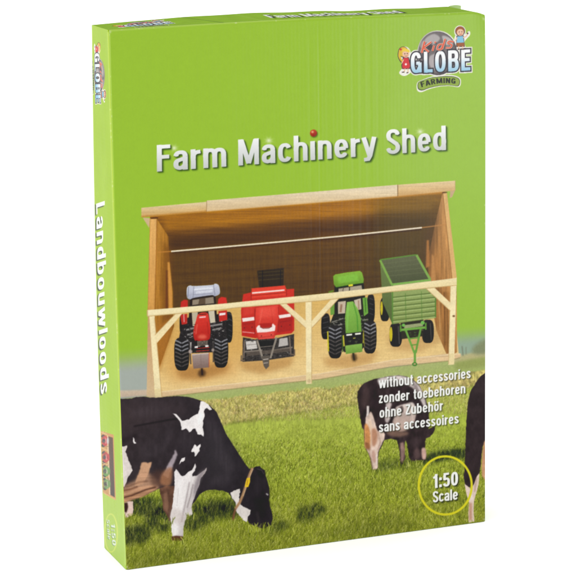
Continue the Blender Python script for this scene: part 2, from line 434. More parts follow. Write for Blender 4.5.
# right wall
f.poly([(442, 194), (447, 194), (456.5, 278), (457, 352), (448, 358), (436, 330), (431, 300), (427, 262), (434, 228)], (196, 146, 88), col2=(156, 108, 60), g=(455, 260, 430, 264), tex=(gv_, .14))
f.poly([(440, 200), (434, 240), (426, 280), (420, 280), (426, 230)], (92, 68, 48), soft=4, alpha=.8)
f.poly([(426.5, 240), (428.5, 240), (429.5, 266), (425.5, 268)], (172, 118, 66), soft=.5)
f.poly([(431.5, 254), (433.6, 256), (435.5, 282), (430.5, 282)], (186, 134, 80), soft=.5)
f.poly([(436, 290), (449, 292), (449, 357), (438, 328)], (150, 104, 56), soft=1, alpha=.85, tex=(gv_, .2))
f.line([(438, 292), (440, 330)], 1.2, (196, 150, 92), soft=.4)
f.line([(444, 292), (445, 345)], 1.0, (112, 74, 38), soft=.4)
f.poly([(442.4, 193), (446.8, 193), (456.8, 278), (451.6, 278)], (216, 174, 114), tex=(gv_, .05))
f.line([(442.6, 193), (451.8, 278)], .7, (138, 94, 48), alpha=.8)
# base plank
f.poly([(160, 391.5), (240, 382.5), (320, 373), (390, 359.8), (448, 353.5), (461, 353.5), (460.5, 357), (448, 360.5), (390, 366.4), (320, 378.6), (240, 387.5), (160, 397)], (220, 190, 146), tex=(gh_, .05))
f.line([(160, 391.8), (240, 382.8), (320, 373.4), (390, 360.2), (460, 353.6)], .8, (240, 220, 180), alpha=.7)
f.line([(160, 397.3), (240, 387.9), (320, 379), (390, 366.8), (448, 360.9), (460.5, 357.5)], .8, (150, 130, 88), alpha=.7, soft=.3)
f.poly([(148, 316), (150, 316), (155, 398), (146.8, 396.5)], (198, 158, 110), col2=(212, 186, 146), g=(149, 330, 149, 396))
# roof board
def band(xa, xb, tya, tyb, bya, byb, c1, c2):
    f.poly([(xa, tya), (xb, tyb), (xb, byb), (xa, bya)], c1, col2=c2, g=((xa + xb) / 2, (tya + tyb) / 2, (xa + xb) / 2 + .5, (bya + byb) / 2), tex=(gh_, .045))
band(141.5, 206.4, 207.7, 201.6, 217.2, 211.6, (224, 202, 158), (206, 166, 106))
band(206.4, 397.4, 200.4, 184.5, 211.6, 196.3, (226, 208, 176), (218, 192, 150))
band(397.4, 455, 184.6, 180.6, 196.3, 190.6, (226, 200, 154), (204, 166, 112))
f.line([(141.5, 216.7), (206.4, 211.1)], 1.6, (188, 132, 60), alpha=.8, soft=.4)
f.line([(206.4, 211.8), (340, 201), (397, 196.6), (442, 192.6)], 1.5, (196, 138, 62), alpha=.7, soft=.5)
f.line([(206.4, 200.6), (206.2, 211.6)], .6, (150, 118, 78), alpha=.8)
f.line([(397.4, 184.6), (397.4, 196.3)], .7, (110, 80, 46), alpha=.9)
f.line([(455, 180.6), (455, 190.6)], .7, (190, 160, 118), alpha=.8)
f.poly([(450, 191), (455, 190.5), (452, 197), (449.5, 198)], (196, 168, 130))
f.line([(151, 218.3), (158, 217.8)], 1, (70, 40, 14), soft=.3)
f.line([(442, 192.6), (447, 192.3)], 1, (80, 50, 22), soft=.3)
# rod
f.line([(158, 252.2), (172, 251.2)], 1.1, (196, 132, 62), alpha=.8)
f.line([(172, 252.4), (240, 246.6), (340, 237.4), (421, 229)], 1.6, (60, 38, 20), alpha=.7, soft=.4)
f.line([(171, 251.3), (240, 245.2), (340, 236), (421.7, 227.5)], 1.5, (232, 220, 198))
f.line([(421.7, 227.5), (446, 224.4)], 1.1, (188, 134, 78), alpha=.8)

# ---- tyre helper: an end-on tractor tyre with chevron lugs
def tyre(cx, cy, w, h, dark=(44, 42, 43), lug=(100, 94, 90), n=6, tilt=0.0, chev=True):
    P = [(cx + w / 2 * math.copysign(abs(math.cos(a)) ** .55, math.cos(a)) + tilt * math.sin(a) * h / 2,
          cy + h / 2 * math.copysign(abs(math.sin(a)) ** .75, math.sin(a))) for a in np.linspace(0, 2 * math.pi, 32)[:-1]]
    f.poly(P, dark, col2=(26, 26, 28), g=(cx, cy - h / 2, cx, cy + h / 2))
    if chev:
        for i in range(n):
            yy = cy - h * .40 + i * h * .82 / n
            for sd in (-1, 1):
                f.line([(cx + sd * w * .44, yy - .6), (cx + sd * w * .22, yy + .7), (cx + sd * .3, yy + 2.4)], 1.35, (lug if i > 2 else (142, 142, 146)), alpha=.95 - .3 * i / n); f.line([(cx + sd * w * .44, yy + 1.1), (cx + sd * w * .2, yy + 2.4), (cx + sd * .3, yy + 3.8)], .8, (16, 16, 18), alpha=.8)

def fittings(x0_, y0_, x1_, y1_, n, seed, cols=((150, 146, 142), (92, 88, 84), (28, 26, 26), (190, 186, 180))):
    r = np.random.RandomState(seed)
    for _ in range(n):
        x = x0_ + (x1_ - x0_) * r.rand(); y = y0_ + (y1_ - y0_) * r.rand(); a = r.choice([0, .1, 1.5, -.4, .8]); l = .6 + 2.2 * r.rand()
        f.line([(x, y), (x + l * math.cos(a), y + l * math.sin(a))], .4 + .6 * r.rand(), cols[r.randint(len(cols))], alpha=.5 + .4 * r.rand())

# ---- red tractor
f.cur = L_RTR
f.poly([(176, 368), (230, 362), (226, 372), (200, 380), (180, 378)], (166, 116, 60), soft=2.5, alpha=.7, lab=False)
f.poly([(198, 371), (201, 369), (204, 369.6), (206, 372), (204.6, 376), (200, 377), (197.6, 374.6)], (84, 60, 38), soft=.9, alpha=.85); f.line([(201.6, 368), (202, 375)], 1.8, (44, 34, 30), soft=.4)
tyre(227.8, 327, 9, 31, n=5, chev=False); tyre(182.4, 324, 6, 20, chev=False)
for i in range(5): f.line([(228, 313 + i * 5.4), (231.6, 315 + i * 5.4)], .8, (96, 96, 100), alpha=.6)
f.poly([(183, 318), (225, 313), (227, 340), (214, 352), (190, 353), (178, 342)], (44, 41, 42), tex=(nf, .3))
f.poly([(190, 297), (215, 293.5), (217, 322), (188, 324)], (48, 40, 36))
f.poly([(192, 299.5), (213, 296.5), (214, 303), (192, 305)], (96, 80, 64))
f.poly([(192.5, 300), (199, 299), (198, 304), (192, 305)], (182, 170, 150), alpha=.6)
f.poly([(205, 298), (213, 296.8), (213.6, 303), (205, 304)], (176, 166, 148), alpha=.6)
f.poly([(191.5, 311.5), (197.5, 311.5), (197, 326), (192.5, 326)], (190, 178, 152))
f.poly([(208, 311), (214, 310.4), (215, 322), (210, 323)], (204, 194, 170))
f.poly([(180.8, 301.6), (184, 299.6), (187.6, 300), (187.6, 308), (180, 309)], (196, 34, 44), soft=.2)
f.poly([(218, 298.6), (221, 296.6), (225.8, 297.4), (226.8, 303), (217.4, 304)], (206, 36, 46), soft=.2)
f.poly([(180, 314.6), (187, 313.6), (187, 323.6), (181.5, 324.6)], (188, 32, 42))
f.poly([(218, 311), (226.5, 310), (227, 319.6), (219, 321.6)], (194, 34, 44))
f.poly([(219, 313), (225, 312.4), (225, 314.6), (219, 315.4)], (240, 232, 230))
f.line([(183.6, 314), (184, 322)], .9, (232, 200, 200), alpha=.8)
for a, b in (((186, 330), (194, 328)), ((210, 326), (222, 324)), ((187, 335), (193, 333)), ((212, 330), (221, 328))):
    f.line([a, b], 1.4, (124, 120, 118)); f.line([(a[0], a[1] - .7), (b[0], b[1] - .7)], .5, (190, 186, 182), alpha=.8)
f.poly([(187, 287), (190, 285.2), (194, 285.8), (212, 284.6), (214, 283.4), (218, 284.6), (219.6, 290), (219, 294), (214.5, 296), (211, 295), (194, 297.6), (190, 299.2), (187, 297.6), (186.4, 292)], (206, 208, 220), col2=(168, 170, 186), g=(200, 284, 201, 298), smooth=True)
f.line([(193, 289.6), (212.6, 288)], 1.2, (240, 242, 248), alpha=.8, soft=.3)
f.line([(193, 294.6), (212.6, 293)], .8, (146, 148, 164), alpha=.8)
f.poly([(198.4, 313.6), (206.8, 312.8), (209, 320), (210.2, 330), (209, 339), (202, 341.4), (195, 340.6), (193, 332), (195.6, 321)], (222, 48, 54), col2=(176, 24, 34), g=(200, 313, 202, 341), smooth=True)
f.line([(199, 317.2), (205.4, 316.6)], 1.3, (248, 214, 214), soft=.2)
f.line([(197, 324), (195.6, 334)], .9, (240, 108, 108), alpha=.7, soft=.4)
f.line([(207, 322), (208.2, 334)], .7, (148, 16, 26), alpha=.7, soft=.4)
f.poly([(195.4, 340), (202, 341.8), (208.6, 339.4), (208.4, 347), (196, 348)], (30, 28, 30))
f.line([(196.4, 348.6), (209, 347.4)], 1.1, (206, 30, 42)); f.line([(197, 345.8), (200, 345.6)], 1.4, (236, 232, 226)); f.line([(204.6, 345), (207.6, 344.8)], 1.4, (236, 232, 226))
f.line([(190.6, 342), (190, 350)], 1.6, (206, 200, 194), alpha=.8)
fittings(184, 322, 194, 346, 34, 101); fittings(209, 320, 226, 342, 44, 102); fittings(196, 341, 208, 346, 12, 103)
tyre(181.6, 354, 15, 33, n=7, tilt=.02); tyre(220.8, 352, 14.4, 31, n=7, tilt=-.03)
f.line([(189.4, 344), (190.6, 364)], 1.2, (76, 72, 70)); f.line([(212.8, 342), (213, 362)], 1.1, (70, 66, 64))
f.poly([(191.6, 354), (208.6, 352.6), (208.8, 367.2), (193.2, 368.6)], (168, 150, 144), col2=(128, 106, 98), g=(200, 353, 201, 368))
f.line([(191.8, 354.6), (208.4, 353.2)], .8, (204, 190, 184)); f.line([(200.4, 354), (201, 368)], .4, (110, 90, 84), alpha=.6)
f.line([(208.8, 353), (208.9, 367)], .7, (196, 54, 50), alpha=.7)

f.poly([(196.6, 341), (207.8, 340), (207.4, 345.4), (197.4, 346.2)], (98, 88, 80), tex=(nf, .3)); f.line([(194.4, 347), (197.6, 346.8)], 1.7, (240, 236, 230)); f.line([(205, 346), (208.2, 345.8)], 1.7, (240, 236, 230))
f.line([(192.6, 349.6), (211, 348.2)], 1.5, (34, 32, 34)); f.line([(196, 351), (209, 350)], .7, (196, 34, 42)); f.line([(198.8, 314.4), (206.2, 313.8)], 1, (70, 20, 24), alpha=.8)
f.ell(202, 336.6, 4.4, 2.2, (246, 120, 110), soft=.9, alpha=.6); f.ell(190.2, 351.4, 1.9, 1.9, (176, 160, 150), soft=.3); f.ell(212.6, 349.8, 1.5, 1.7, (156, 142, 134), soft=.3)
f.line([(188.4, 286.6), (187.6, 297)], .7, (130, 132, 146)); f.line([(193.6, 286), (192.8, 297.4)], .6, (140, 142, 156)); f.line([(213.2, 284.4), (214.6, 295.4)], .6, (140, 142, 156)); f.poly([(195.4, 288), (211.4, 286.4), (212.4, 292), (195.6, 293.8)], (222, 224, 232), soft=.4, alpha=.7); f.line([(195, 290.8), (212, 289.2)], .5, (150, 152, 168), alpha=.8)

# ---- red baler
f.cur = L_BAL
f.poly([(238, 362), (294, 356), (290, 366), (262, 374), (244, 370)], (176, 128, 70), soft=2.2, alpha=.6, lab=False)
f.poly([(256.6, 270.4), (283.4, 267.6), (283, 288), (259, 290)], (52, 44, 34), alpha=.92, soft=.3)
for yy in (272.5, 276, 280): f.line([(258, yy), (282.6, yy - 2)], .8, (86, 74, 54), alpha=.7)
for xx in (262, 280): f.line([(xx, 270), (xx, 288)], .8, (30, 26, 22), alpha=.8)
f.poly([(242.8, 294), (251, 292), (251, 288.2), (284.6, 285.2), (286, 289), (293.6, 288.4), (293.8, 330), (291, 333), (278, 334.6), (255, 338), (241.4, 335.6), (240.6, 310)], (206, 40, 46), col2=(190, 30, 40), g=(266, 286, 268, 336))
f.poly([(251, 288.2), (284.6, 285.2), (286, 295), (251, 298)], (222, 54, 54))
f.line([(251.6, 292.8), (284, 289.8)], 1.5, (248, 222, 214)); f.line([(251, 295.4), (285.4, 292.2)], .8, (150, 20, 28), alpha=.8)
f.line([(251, 289), (250.8, 300)], .6, (140, 18, 26), alpha=.8); f.line([(285.8, 289), (286, 296)], .6, (140, 18, 26), alpha=.8)
f.line([(254.6, 309), (254.4, 334)], .8, (132, 16, 26), alpha=.85); f.line([(277.6, 307), (277.6, 332)], .8, (132, 16, 26), alpha=.85)
f.line([(242, 331.6), (254, 332.8)], .8, (236, 190, 186), alpha=.8)
f.poly([(241.6, 318), (253.6, 316.6), (254, 320), (242.4, 321.6)], (240, 226, 220)); f.poly([(278, 315), (290.4, 313.2), (290.4, 316.4), (279, 318.2)], (240, 226, 220))
f.poly([(278.4, 319), (292, 316.6), (291.6, 330), (278.4, 332.6)], (172, 26, 36)); f.poly([(241.6, 322), (254, 320.8), (254.2, 331), (242, 330)], (178, 28, 38))
f.poly([(255.6, 307.4), (277.4, 305), (278, 318), (276.6, 330), (273, 340.4), (266, 342), (258.4, 341.2), (254.6, 332), (254.6, 318)], (226, 58, 62), col2=(190, 34, 42), g=(266, 306, 267, 341))
f.line([(262, 308), (259, 323)], .7, (244, 116, 112), alpha=.6, soft=.4); f.line([(270.4, 307), (272.6, 322)], .6, (170, 26, 34), alpha=.6, soft=.3)
f.poly([(255.8, 327.6), (257.6, 325.2), (272.6, 323.4), (275, 325.6), (274.4, 330.6), (266, 332), (256.8, 332.4)], (244, 228, 222), soft=.2)
f.poly([(259, 323.4), (272, 322.4), (271.4, 326), (268.6, 327.4), (262.6, 327.8), (259.8, 326.6)], (176, 26, 36), soft=.25); f.line([(259.6, 326.6), (262.8, 328.2), (268.6, 327.8), (271.6, 326)], .6, (110, 14, 24), soft=.2)
f.poly([(257.4, 333), (274, 331.2), (273, 339), (258.8, 340.4)], (236, 78, 84), soft=.5, alpha=.6); f.line([(258.6, 337.2), (273.4, 335.6)], .5, (150, 24, 34), alpha=.7)
f.poly([(258.6, 308), (274.6, 306.4), (275, 316), (258.4, 318)], (240, 84, 84), soft=1.2, alpha=.45)
f.poly([(243, 305), (253, 304), (253.4, 314), (242.4, 316)], (222, 62, 66), soft=1, alpha=.5); f.line([(243, 324), (253, 323)], .5, (120, 14, 24), alpha=.6); f.line([(279, 322), (291, 320)], .5, (120, 14, 24), alpha=.6)
for x_, y_ in ((244, 327.6), (251.6, 327), (281, 326), (289.4, 324.6), (261, 335.6), (270.8, 334.6)): f.ell(x_, y_, .55, .55, (90, 16, 24))
f.poly([(242.4, 337), (256, 339.4), (276, 338), (293.6, 333.6), (293.6, 356), (266, 360), (242, 361.6)], (60, 56, 54), tex=(nf, .3))
f.poly([(245.2, 341), (255.4, 340.4), (257, 348.2), (246.4, 349.4)], (206, 200, 194), tex=(nf, .06)); f.line([(246.4, 344.6), (256, 343.8)], .5, (130, 124, 118)); f.poly([(279, 338.4), (287, 337.2), (287.6, 345), (278, 346.6)], (186, 180, 174))
f.poly([(256, 341), (276, 340), (274, 347), (259, 348)], (34, 32, 34))
fittings(244, 349, 292, 357, 60, 104); fittings(244, 338, 256, 342, 12, 105)
f.line([(243.4, 351.6), (262, 350)], 1.4, (134, 124, 114)); f.line([(273, 350), (292, 347)], 1.4, (134, 124, 114))
f.poly([(246, 352), (291, 347.6), (291, 351), (246, 356)], (96, 86, 78), alpha=.8)
f.line([(244, 341), (243.4, 358)], 1.3, (122, 108, 96)); f.line([(289, 336), (290.4, 354)], 1.3, (122, 108, 96))
f.line([(241, 355), (240.8, 360.4), (244.4, 360)], 1.3, (112, 96, 80)); f.line([(290, 354), (294, 354.6), (294, 349)], 1.3, (112, 96, 80))
f.line([(256.6, 340), (262.4, 359)], 1.9, (140, 130, 118)); f.line([(276, 337), (270, 358)], 1.9, (146, 136, 124)); f.line([(258.4, 347), (273, 345.6)], .8, (120, 112, 102))
f.line([(257.2, 341), (264, 361)], .5, (188, 178, 166), alpha=.8)
f.poly([(261, 356), (269, 355), (268.6, 366), (265.6, 369), (263.4, 366)], (98, 90, 82)); f.line([(262.6, 359.4), (268, 358.6)], .8, (196, 186, 176)); f.line([(263, 363), (267.6, 362.4)], .8, (176, 166, 156))

# ---- green tractor
f.cur = L_GTR
f.poly([(322, 358), (378, 350), (372, 362), (350, 368), (326, 366)], (184, 138, 80), soft=2.4, alpha=.6, lab=False)
f.poly([(350.6, 355), (353, 353), (356, 354), (357, 359), (354, 361.6), (351.6, 360)], (92, 70, 42), soft=.8, alpha=.85); f.line([(352.6, 352), (353.8, 360)], 1.8, (46, 42, 28), soft=.4)
tyre(325.2, 326, 9, 26, n=4, chev=False); tyre(370.4, 308, 8, 28, n=4, chev=False)
for i in range(4): f.line([(322, 318 + i * 5), (328, 316.4 + i * 5)], .8, (92, 92, 92), alpha=.6); f.line([(369, 298 + i * 5), (373, 299.6 + i * 5)], .8, (92, 92, 92), alpha=.6)
f.poly([(333, 314), (367, 308), (368, 340), (360, 352), (344, 352), (327, 330)], (44, 44, 38), tex=(nf, .3))
f.poly([(334, 286), (363, 282), (366.6, 314), (333.6, 316)], (40, 40, 32))
f.poly([(338, 288.4), (361, 285), (362, 291), (338, 294)], (172, 160, 138))
f.line([(349, 286), (349, 293)], 1.0, (52, 48, 40)); f.line([(343, 287), (342, 293)], .7, (84, 74, 60))
f.poly([(337.4, 301.6), (345.4, 300.6), (344.6, 313), (337.6, 313.6)], (196, 180, 158)); f.poly([(353.4, 300), (360.2, 298), (361, 309), (356, 310)], (198, 184, 162))
f.line([(341, 304), (340, 312)], 2.2, (140, 100, 76), alpha=.7); f.line([(358, 300), (358.4, 309)], 1.4, (150, 110, 90), alpha=.6)
f.poly([(329.6, 304), (334, 300.6), (333.8, 314), (330, 315)], (104, 156, 66)); f.poly([(362, 297.6), (366.6, 297), (367.8, 313), (363.4, 316)], (104, 162, 68))
f.line([(364.6, 298), (365.4, 312)], .6, (38, 92, 30)); f.poly([(328, 291), (333, 289.6), (333, 291.6), (328, 293)], (92, 150, 54), alpha=.7)
f.poly([(332.6, 276), (334.6, 274.2), (346, 272.2), (359.4, 270.6), (361.6, 272.4), (363.4, 279), (363, 282.8), (350, 284.6), (335.6, 287.2), (333.4, 284)], (128, 182, 66), col2=(98, 148, 50), g=(348, 271, 349, 287))
f.poly([(337, 276.4), (357, 273.4), (358.4, 280.4), (338, 283.4)], (128, 194, 74), soft=.6, alpha=.7)
f.line([(335.4, 287.4), (350, 284.9), (363.2, 283)], .8, (32, 60, 22)); f.line([(348, 285.4), (352.4, 284.8)], 1.9, (226, 214, 60))
for a, b in (((331, 322), (343, 318)), ((332, 326), (342, 324)), ((362, 320), (368, 319))): f.line([a, b], 1.1, (150, 146, 136), alpha=.8)
f.poly([(346.4, 301.8), (352.6, 301), (357.6, 309), (360.4, 318), (361.2, 331.6), (353, 333.6), (345.2, 333.4), (344.4, 318)], (130, 188, 84), col2=(106, 158, 64), g=(346, 302, 356, 333))
f.line([(353, 303), (356.6, 316), (357.4, 331)], .8, (52, 130, 42), alpha=.8, soft=.3); f.line([(347.6, 304), (346.8, 330)], .9, (136, 214, 108), alpha=.6, soft=.4)
f.poly([(345, 333.2), (361.2, 331.4), (361, 342.6), (346, 344)], (30, 34, 28)); f.line([(345.8, 334.8), (351.6, 334.2)], 1.7, (240, 240, 226)); f.line([(354.6, 333.8), (360.4, 333.2)], 1.7, (240, 240, 226))
f.line([(352.6, 338), (355, 337.8)], .9, (200, 196, 90)); f.poly([(344.6, 345.4), (361.6, 343.2), (362, 351.4), (345.4, 353.8)], (130, 180, 84), col2=(102, 150, 62), g=(350, 344, 351, 354))
f.line([(342.8, 335), (343.6, 346)], 1.2, (214, 204, 62)); f.line([(363.2, 333), (363, 343)], 1.2, (214, 204, 62))
fittings(329, 316, 344, 330, 40, 106); fittings(360, 314, 368, 330, 20, 107, ((150, 146, 142), (60, 110, 50), (28, 26, 26))); fittings(346, 336, 361, 343, 14, 108, ((70, 74, 60), (110, 112, 90)))
tyre(334.6, 341.4, 14.4, 33.6, n=7); tyre(369.6, 336.8, 13.2, 33, n=7, tilt=-.02)
f.line([(327.2, 331), (328, 351)], 1.3, (206, 194, 50)); f.line([(341.6, 335), (342.4, 352)], .9, (64, 100, 48)); f.line([(363, 330), (364, 346)], .8, (180, 172, 56), alpha=.7)

# ---- green trailer
f.cur = L_TRL
f.poly([(386, 336), (440, 326), (444, 340), (420, 352), (392, 350)], (182, 140, 86), soft=2.4, alpha=.5, lab=False)
tyre(384.4, 309, 9.4, 24, chev=False); f.ell(381.2, 308, 1.2, 7, (196, 180, 44))
f.poly([(379.6, 259.8), (416.2, 254.8), (429.8, 279.6), (391, 284)], (100, 106, 78), col2=(78, 86, 60), g=(400, 256, 404, 284))
for i in range(4): f.line([(383, 263.6 + i * 4.2), (419 + i * 2, 259 + i * 4.4)], .6, (110, 118, 84), alpha=.6)
f.poly([(379.6, 259.8), (391.4, 284), (392, 324), (382, 302)], (108, 126, 76), col2=(88, 106, 60), g=(385, 262, 388, 320))
tyre(395.4, 334.6, 12.6, 24, chev=False); tyre(427.6, 331.2, 12, 23.4, chev=False)
f.ell(390.6, 334, 1.5, 7.4, (202, 186, 44)); f.line([(398, 326), (399, 344)], 1.4, (88, 86, 82), alpha=.7); f.line([(430, 323), (431, 340)], 1.2, (88, 86, 82), alpha=.6)
f.poly([(400, 322), (423, 319), (423, 336), (401, 339)], (52, 50, 40))
f.poly([(391, 283.4), (430, 278.6), (436, 290), (435.6, 317.8), (412, 321), (392, 324)], (146, 166, 102), col2=(130, 150, 84), g=(410, 284, 412, 322))
for i in range(6):
    y0_ = 295.6 + i * 4.6
    f.line([(391.8, y0_ + 1.6), (435.6, y0_ - 3.2)], 1.1, (88, 110, 56), alpha=.8); f.line([(391.8, y0_ + 3.1), (435.6, y0_ - 1.7)], 1, (172, 194, 128), alpha=.7)
f.line([(405, 293), (405.6, 321)], .8, (84, 126, 54), alpha=.6); f.line([(421, 291), (421.6, 319.6)], .8, (84, 126, 54), alpha=.6)
f.line([(392, 285), (392, 324)], 1.2, (90, 136, 58)); f.line([(435.3, 289), (435.3, 317)], 1.2, (86, 130, 54))
f.line([(379.6, 259.8), (391.4, 284.2)], 2.2, (126, 168, 80)); f.line([(416.2, 254.8), (430, 279.6)], 2.4, (126, 168, 82)); f.line([(379.6, 259.6), (416.2, 254.6)], 1.3, (96, 140, 62)); f.line([(391, 284.3), (430, 279.7)], 1.4, (120, 176, 80))
f.poly([(403.6, 325), (422.6, 322.6), (422.6, 326), (404, 328.4)], (150, 160, 116))
f.line([(399.6, 329.8), (426.2, 327.2)], 2.3, (114, 168, 74)); f.line([(400.2, 324.6), (400.2, 331.6)], 1.6, (96, 148, 60)); f.line([(425.4, 322.6), (425.6, 329.6)], 1.6, (96, 148, 60))
f.ell(403.2, 325, 1.6, 1.6, (112, 180, 84)); f.ell(422.4, 322.6, 2, 2, (112, 180, 84))
fittings(402, 328, 422, 337, 22, 109, ((96, 92, 76), (30, 28, 24), (70, 110, 56)))
f.line([(405.4, 330), (414, 352.6)], 2, (108, 166, 70)); f.line([(420.4, 328.4), (415.4, 352.6)], 2, (102, 158, 66))
f.line([(408.8, 338.6), (418.8, 337.4)], 1.3, (100, 152, 64)); f.line([(411.2, 345), (417.2, 344.2)], 1.2, (100, 152, 64))
f.line([(414.7, 350), (414.5, 364)], 2.3, (108, 162, 72)); f.ell(414.4, 364, 2.6, 2, (74, 130, 56)); f.ell(414.4, 363.8, 1.2, .8, (190, 170, 120))

# ---- front frame of the shed
f.cur = L_RAIL
CR, CR2 = (240, 224, 178), (224, 204, 150)
def stick(P, c=CR, c2=CR2):
    P = np.array(P, float)
    f.poly(P, c, tex=(nm, .03)); f.poly(np.array([P[-1], P[-2], P[-2] * .86 + P[1] * .14, P[-1] * .86 + P[0] * .14]), c2, alpha=.6)
stick([(149.4, 315), (154.6, 315), (162.2, 400.2), (155.4, 401)]); f.line([(154.6, 318), (162.2, 400)], .8, (196, 160, 104), alpha=.8)
stick([(305, 300), (311.4, 300), (311.3, 383.4), (305.8, 383.8)]); f.line([(311.2, 301), (311.2, 383)], .7, (198, 170, 116), alpha=.8); f.ell(308.6, 380.6, 1.8, 2, (206, 186, 140))
stick([(450.2, 285), (456.4, 284.6), (454, 364.4), (448.2, 364.8)]); f.line([(450.3, 286), (448.4, 364)], .6, (196, 166, 112), alpha=.8); f.ell(453.6, 316, 1.4, 1, (120, 88, 54), soft=.2)
for P in ([(175.4, 313.6), (182.4, 313), (157, 343), (154.8, 335)], [(278.7, 303.4), (285, 302.6), (305.8, 321), (305.4, 328)], [(338.6, 298), (330.6, 299), (311, 321), (311.2, 328)], [(426, 288.6), (434.2, 287.6), (450.6, 303), (450.2, 311)]):
    f.poly(P, (238, 220, 172), tex=(nm, .03)); f.line([P[3], P[0]], .8, (186, 150, 96), alpha=.7)
rail = [(147.4, 310), (220, 303.7), (240, 301.6), (320, 293.6), (390, 286), (456.6, 277.8), (456.6, 285.4), (390, 291.8), (320, 300.6), (240, 307.2), (220, 309.6), (147.6, 316.4)]
f.poly(rail, (242, 228, 184), col2=(232, 214, 164), g=(300, 294, 301, 302), tex=(gh_, .02))
f.line([(147.6, 316.2), (220, 309.4), (240, 307), (320, 300.4), (390, 291.6), (456.6, 285.2)], .8, (190, 158, 102), alpha=.8)
f.line([(147.4, 310), (147.6, 316.4)], 1, (200, 168, 116))

# ---- cows.  black hide
HIDE = noise(hN, wN, 10, 16, 51, 3)
f.cur = L_COW2
def c2(P): return [(350 + x * .1822, 370 + y * .1822) for x, y in P]
f.poly(c2([(38, 150), (42, 118), (55, 90), (78, 70), (100, 60), (125, 50), (150, 45), (200, 36), (240, 30), (270, 28), (305, 34), (335, 48), (362, 66), (382, 88), (398, 118), (412, 152), (424, 188), (431, 225), (433, 270), (430, 322), (445, 318), (464, 308), (466, 322), (456, 346), (438, 366), (416, 374), (412, 402), (411, 436), (418, 470), (414, 492), (392, 494), (366, 498), (338, 500), (322, 480), (318, 440), (312, 405), (304, 384), (300, 398), (299, 440), (303, 480), (292, 516), (276, 514), (273, 470), (266, 420), (258, 386), (224, 376), (190, 382), (176, 410), (158, 446), (152, 490), (152, 536), (140, 550), (122, 546), (120, 520), (110, 482), (94, 446), (80, 420), (76, 370), (76, 336), (64, 310), (54, 262), (46, 208)]), (54, 43, 45), tex=(HIDE, .22), rough=.18, soft=.25)
f.poly(c2([(150, 50), (200, 37), (270, 30), (335, 50), (380, 90), (404, 140), (416, 190), (404, 198), (384, 160), (356, 112), (320, 84), (280, 74), (236, 66), (196, 72), (166, 88)]), (202, 190, 186), smooth=True, soft=.6, tex=(HIDE, .16))
f.poly(c2([(210, 60), (262, 52), (300, 66), (286, 84), (240, 78), (214, 84)]), (96, 82, 84), smooth=True, soft=.8, alpha=.75)
f.poly(c2([(346, 70), (372, 92), (380, 130), (366, 128), (350, 100)]), (120, 106, 106), smooth=True, soft=.8, alpha=.6)
f.poly(c2([(250, 205), (275, 192), (305, 184), (335, 176), (352, 188), (362, 226), (356, 270), (346, 300), (318, 326), (284, 338), (256, 334), (240, 318), (232, 284), (244, 250)]), (216, 202, 194), col2=(172, 146, 134), g=(404, 404, 402, 431), smooth=True, soft=.5, tex=(HIDE, .12))
f.poly(c2([(262, 262), (300, 250), (330, 262), (312, 292), (276, 300), (256, 286)]), (190, 168, 156), smooth=True, soft=1.2, alpha=.7)
f.poly(c2([(268, 206), (286, 196), (292, 226), (276, 236)]), (70, 56, 56), smooth=True, soft=.6, alpha=.8)
f.poly(c2([(196, 176), (216, 166), (226, 190), (214, 232), (220, 262), (204, 290), (190, 272), (196, 228)]), (196, 182, 178), smooth=True, soft=.6, tex=(HIDE, .2))
f.poly(c2([(206, 300), (236, 306), (262, 336), (310, 338), (318, 352), (270, 366), (222, 360), (198, 342)]), (150, 118, 100), smooth=True, soft=1, alpha=.7)
f.poly(c2([(70, 110), (92, 80), (104, 120), (98, 190), (76, 220), (58, 180)]), (84, 66, 64), soft=1.6, alpha=.55, smooth=True)
f.poly(c2([(118, 90), (140, 84), (150, 160), (136, 220), (122, 180)]), (44, 34, 38), soft=1.2, alpha=.6, smooth=True)
f.line(c2([(96, 196), (96, 236), (92, 264), (98, 300)]), 2.3, (226, 216, 210), soft=.35)
f.poly(c2([(84, 262), (112, 226), (124, 246), (140, 300), (152, 336), (176, 330), (190, 352), (186, 380), (164, 424), (152, 452), (152, 534), (140, 548), (124, 544), (112, 484), (96, 446), (82, 420), (80, 360), (84, 310)]), (224, 200, 184), tex=(HIDE, .10), soft=.35, rough=.15)
f.poly(c2([(78, 306), (92, 296), (108, 330), (112, 380), (108, 424), (90, 430), (80, 412)]), (204, 142, 88), smooth=True, soft=.6, tex=(HIDE, .2))
f.poly(c2([(98, 280), (112, 276), (122, 330), (118, 400), (108, 420), (112, 350)]), (232, 202, 174), smooth=True, soft=.6, alpha=.8)
f.poly(c2([(118, 326), (136, 320), (150, 350), (144, 400), (124, 420), (118, 380)]), (176, 124, 94), smooth=True, soft=.9, alpha=.85)
f.poly(c2([(80, 396), (104, 404), (110, 436), (98, 440), (84, 424)]), (122, 76, 52), smooth=True, soft=.8, alpha=.7)
f.poly(c2([(122, 440), (136, 450), (140, 500), (128, 506), (118, 476)]), (190, 150, 134), smooth=True, soft=.7, alpha=.8); f.line(c2([(146, 460), (144, 520)]), 1, (242, 228, 220), soft=.4, alpha=.8)
f.line(c2([(104, 440), (122, 540)]), .9, (128, 92, 78), soft=.5, alpha=.7); f.line(c2([(152, 336), (166, 396), (150, 440)]), .8, (150, 112, 96), soft=.5, alpha=.7)
f.poly(c2([(272, 400), (292, 396), (300, 430), (298, 480), (288, 510), (278, 500), (276, 440)]), (138, 108, 100), soft=.6, alpha=.85, tex=(HIDE, .3)); f.line(c2([(282, 400), (286, 500)]), .8, (190, 164, 152), soft=.5, alpha=.6)
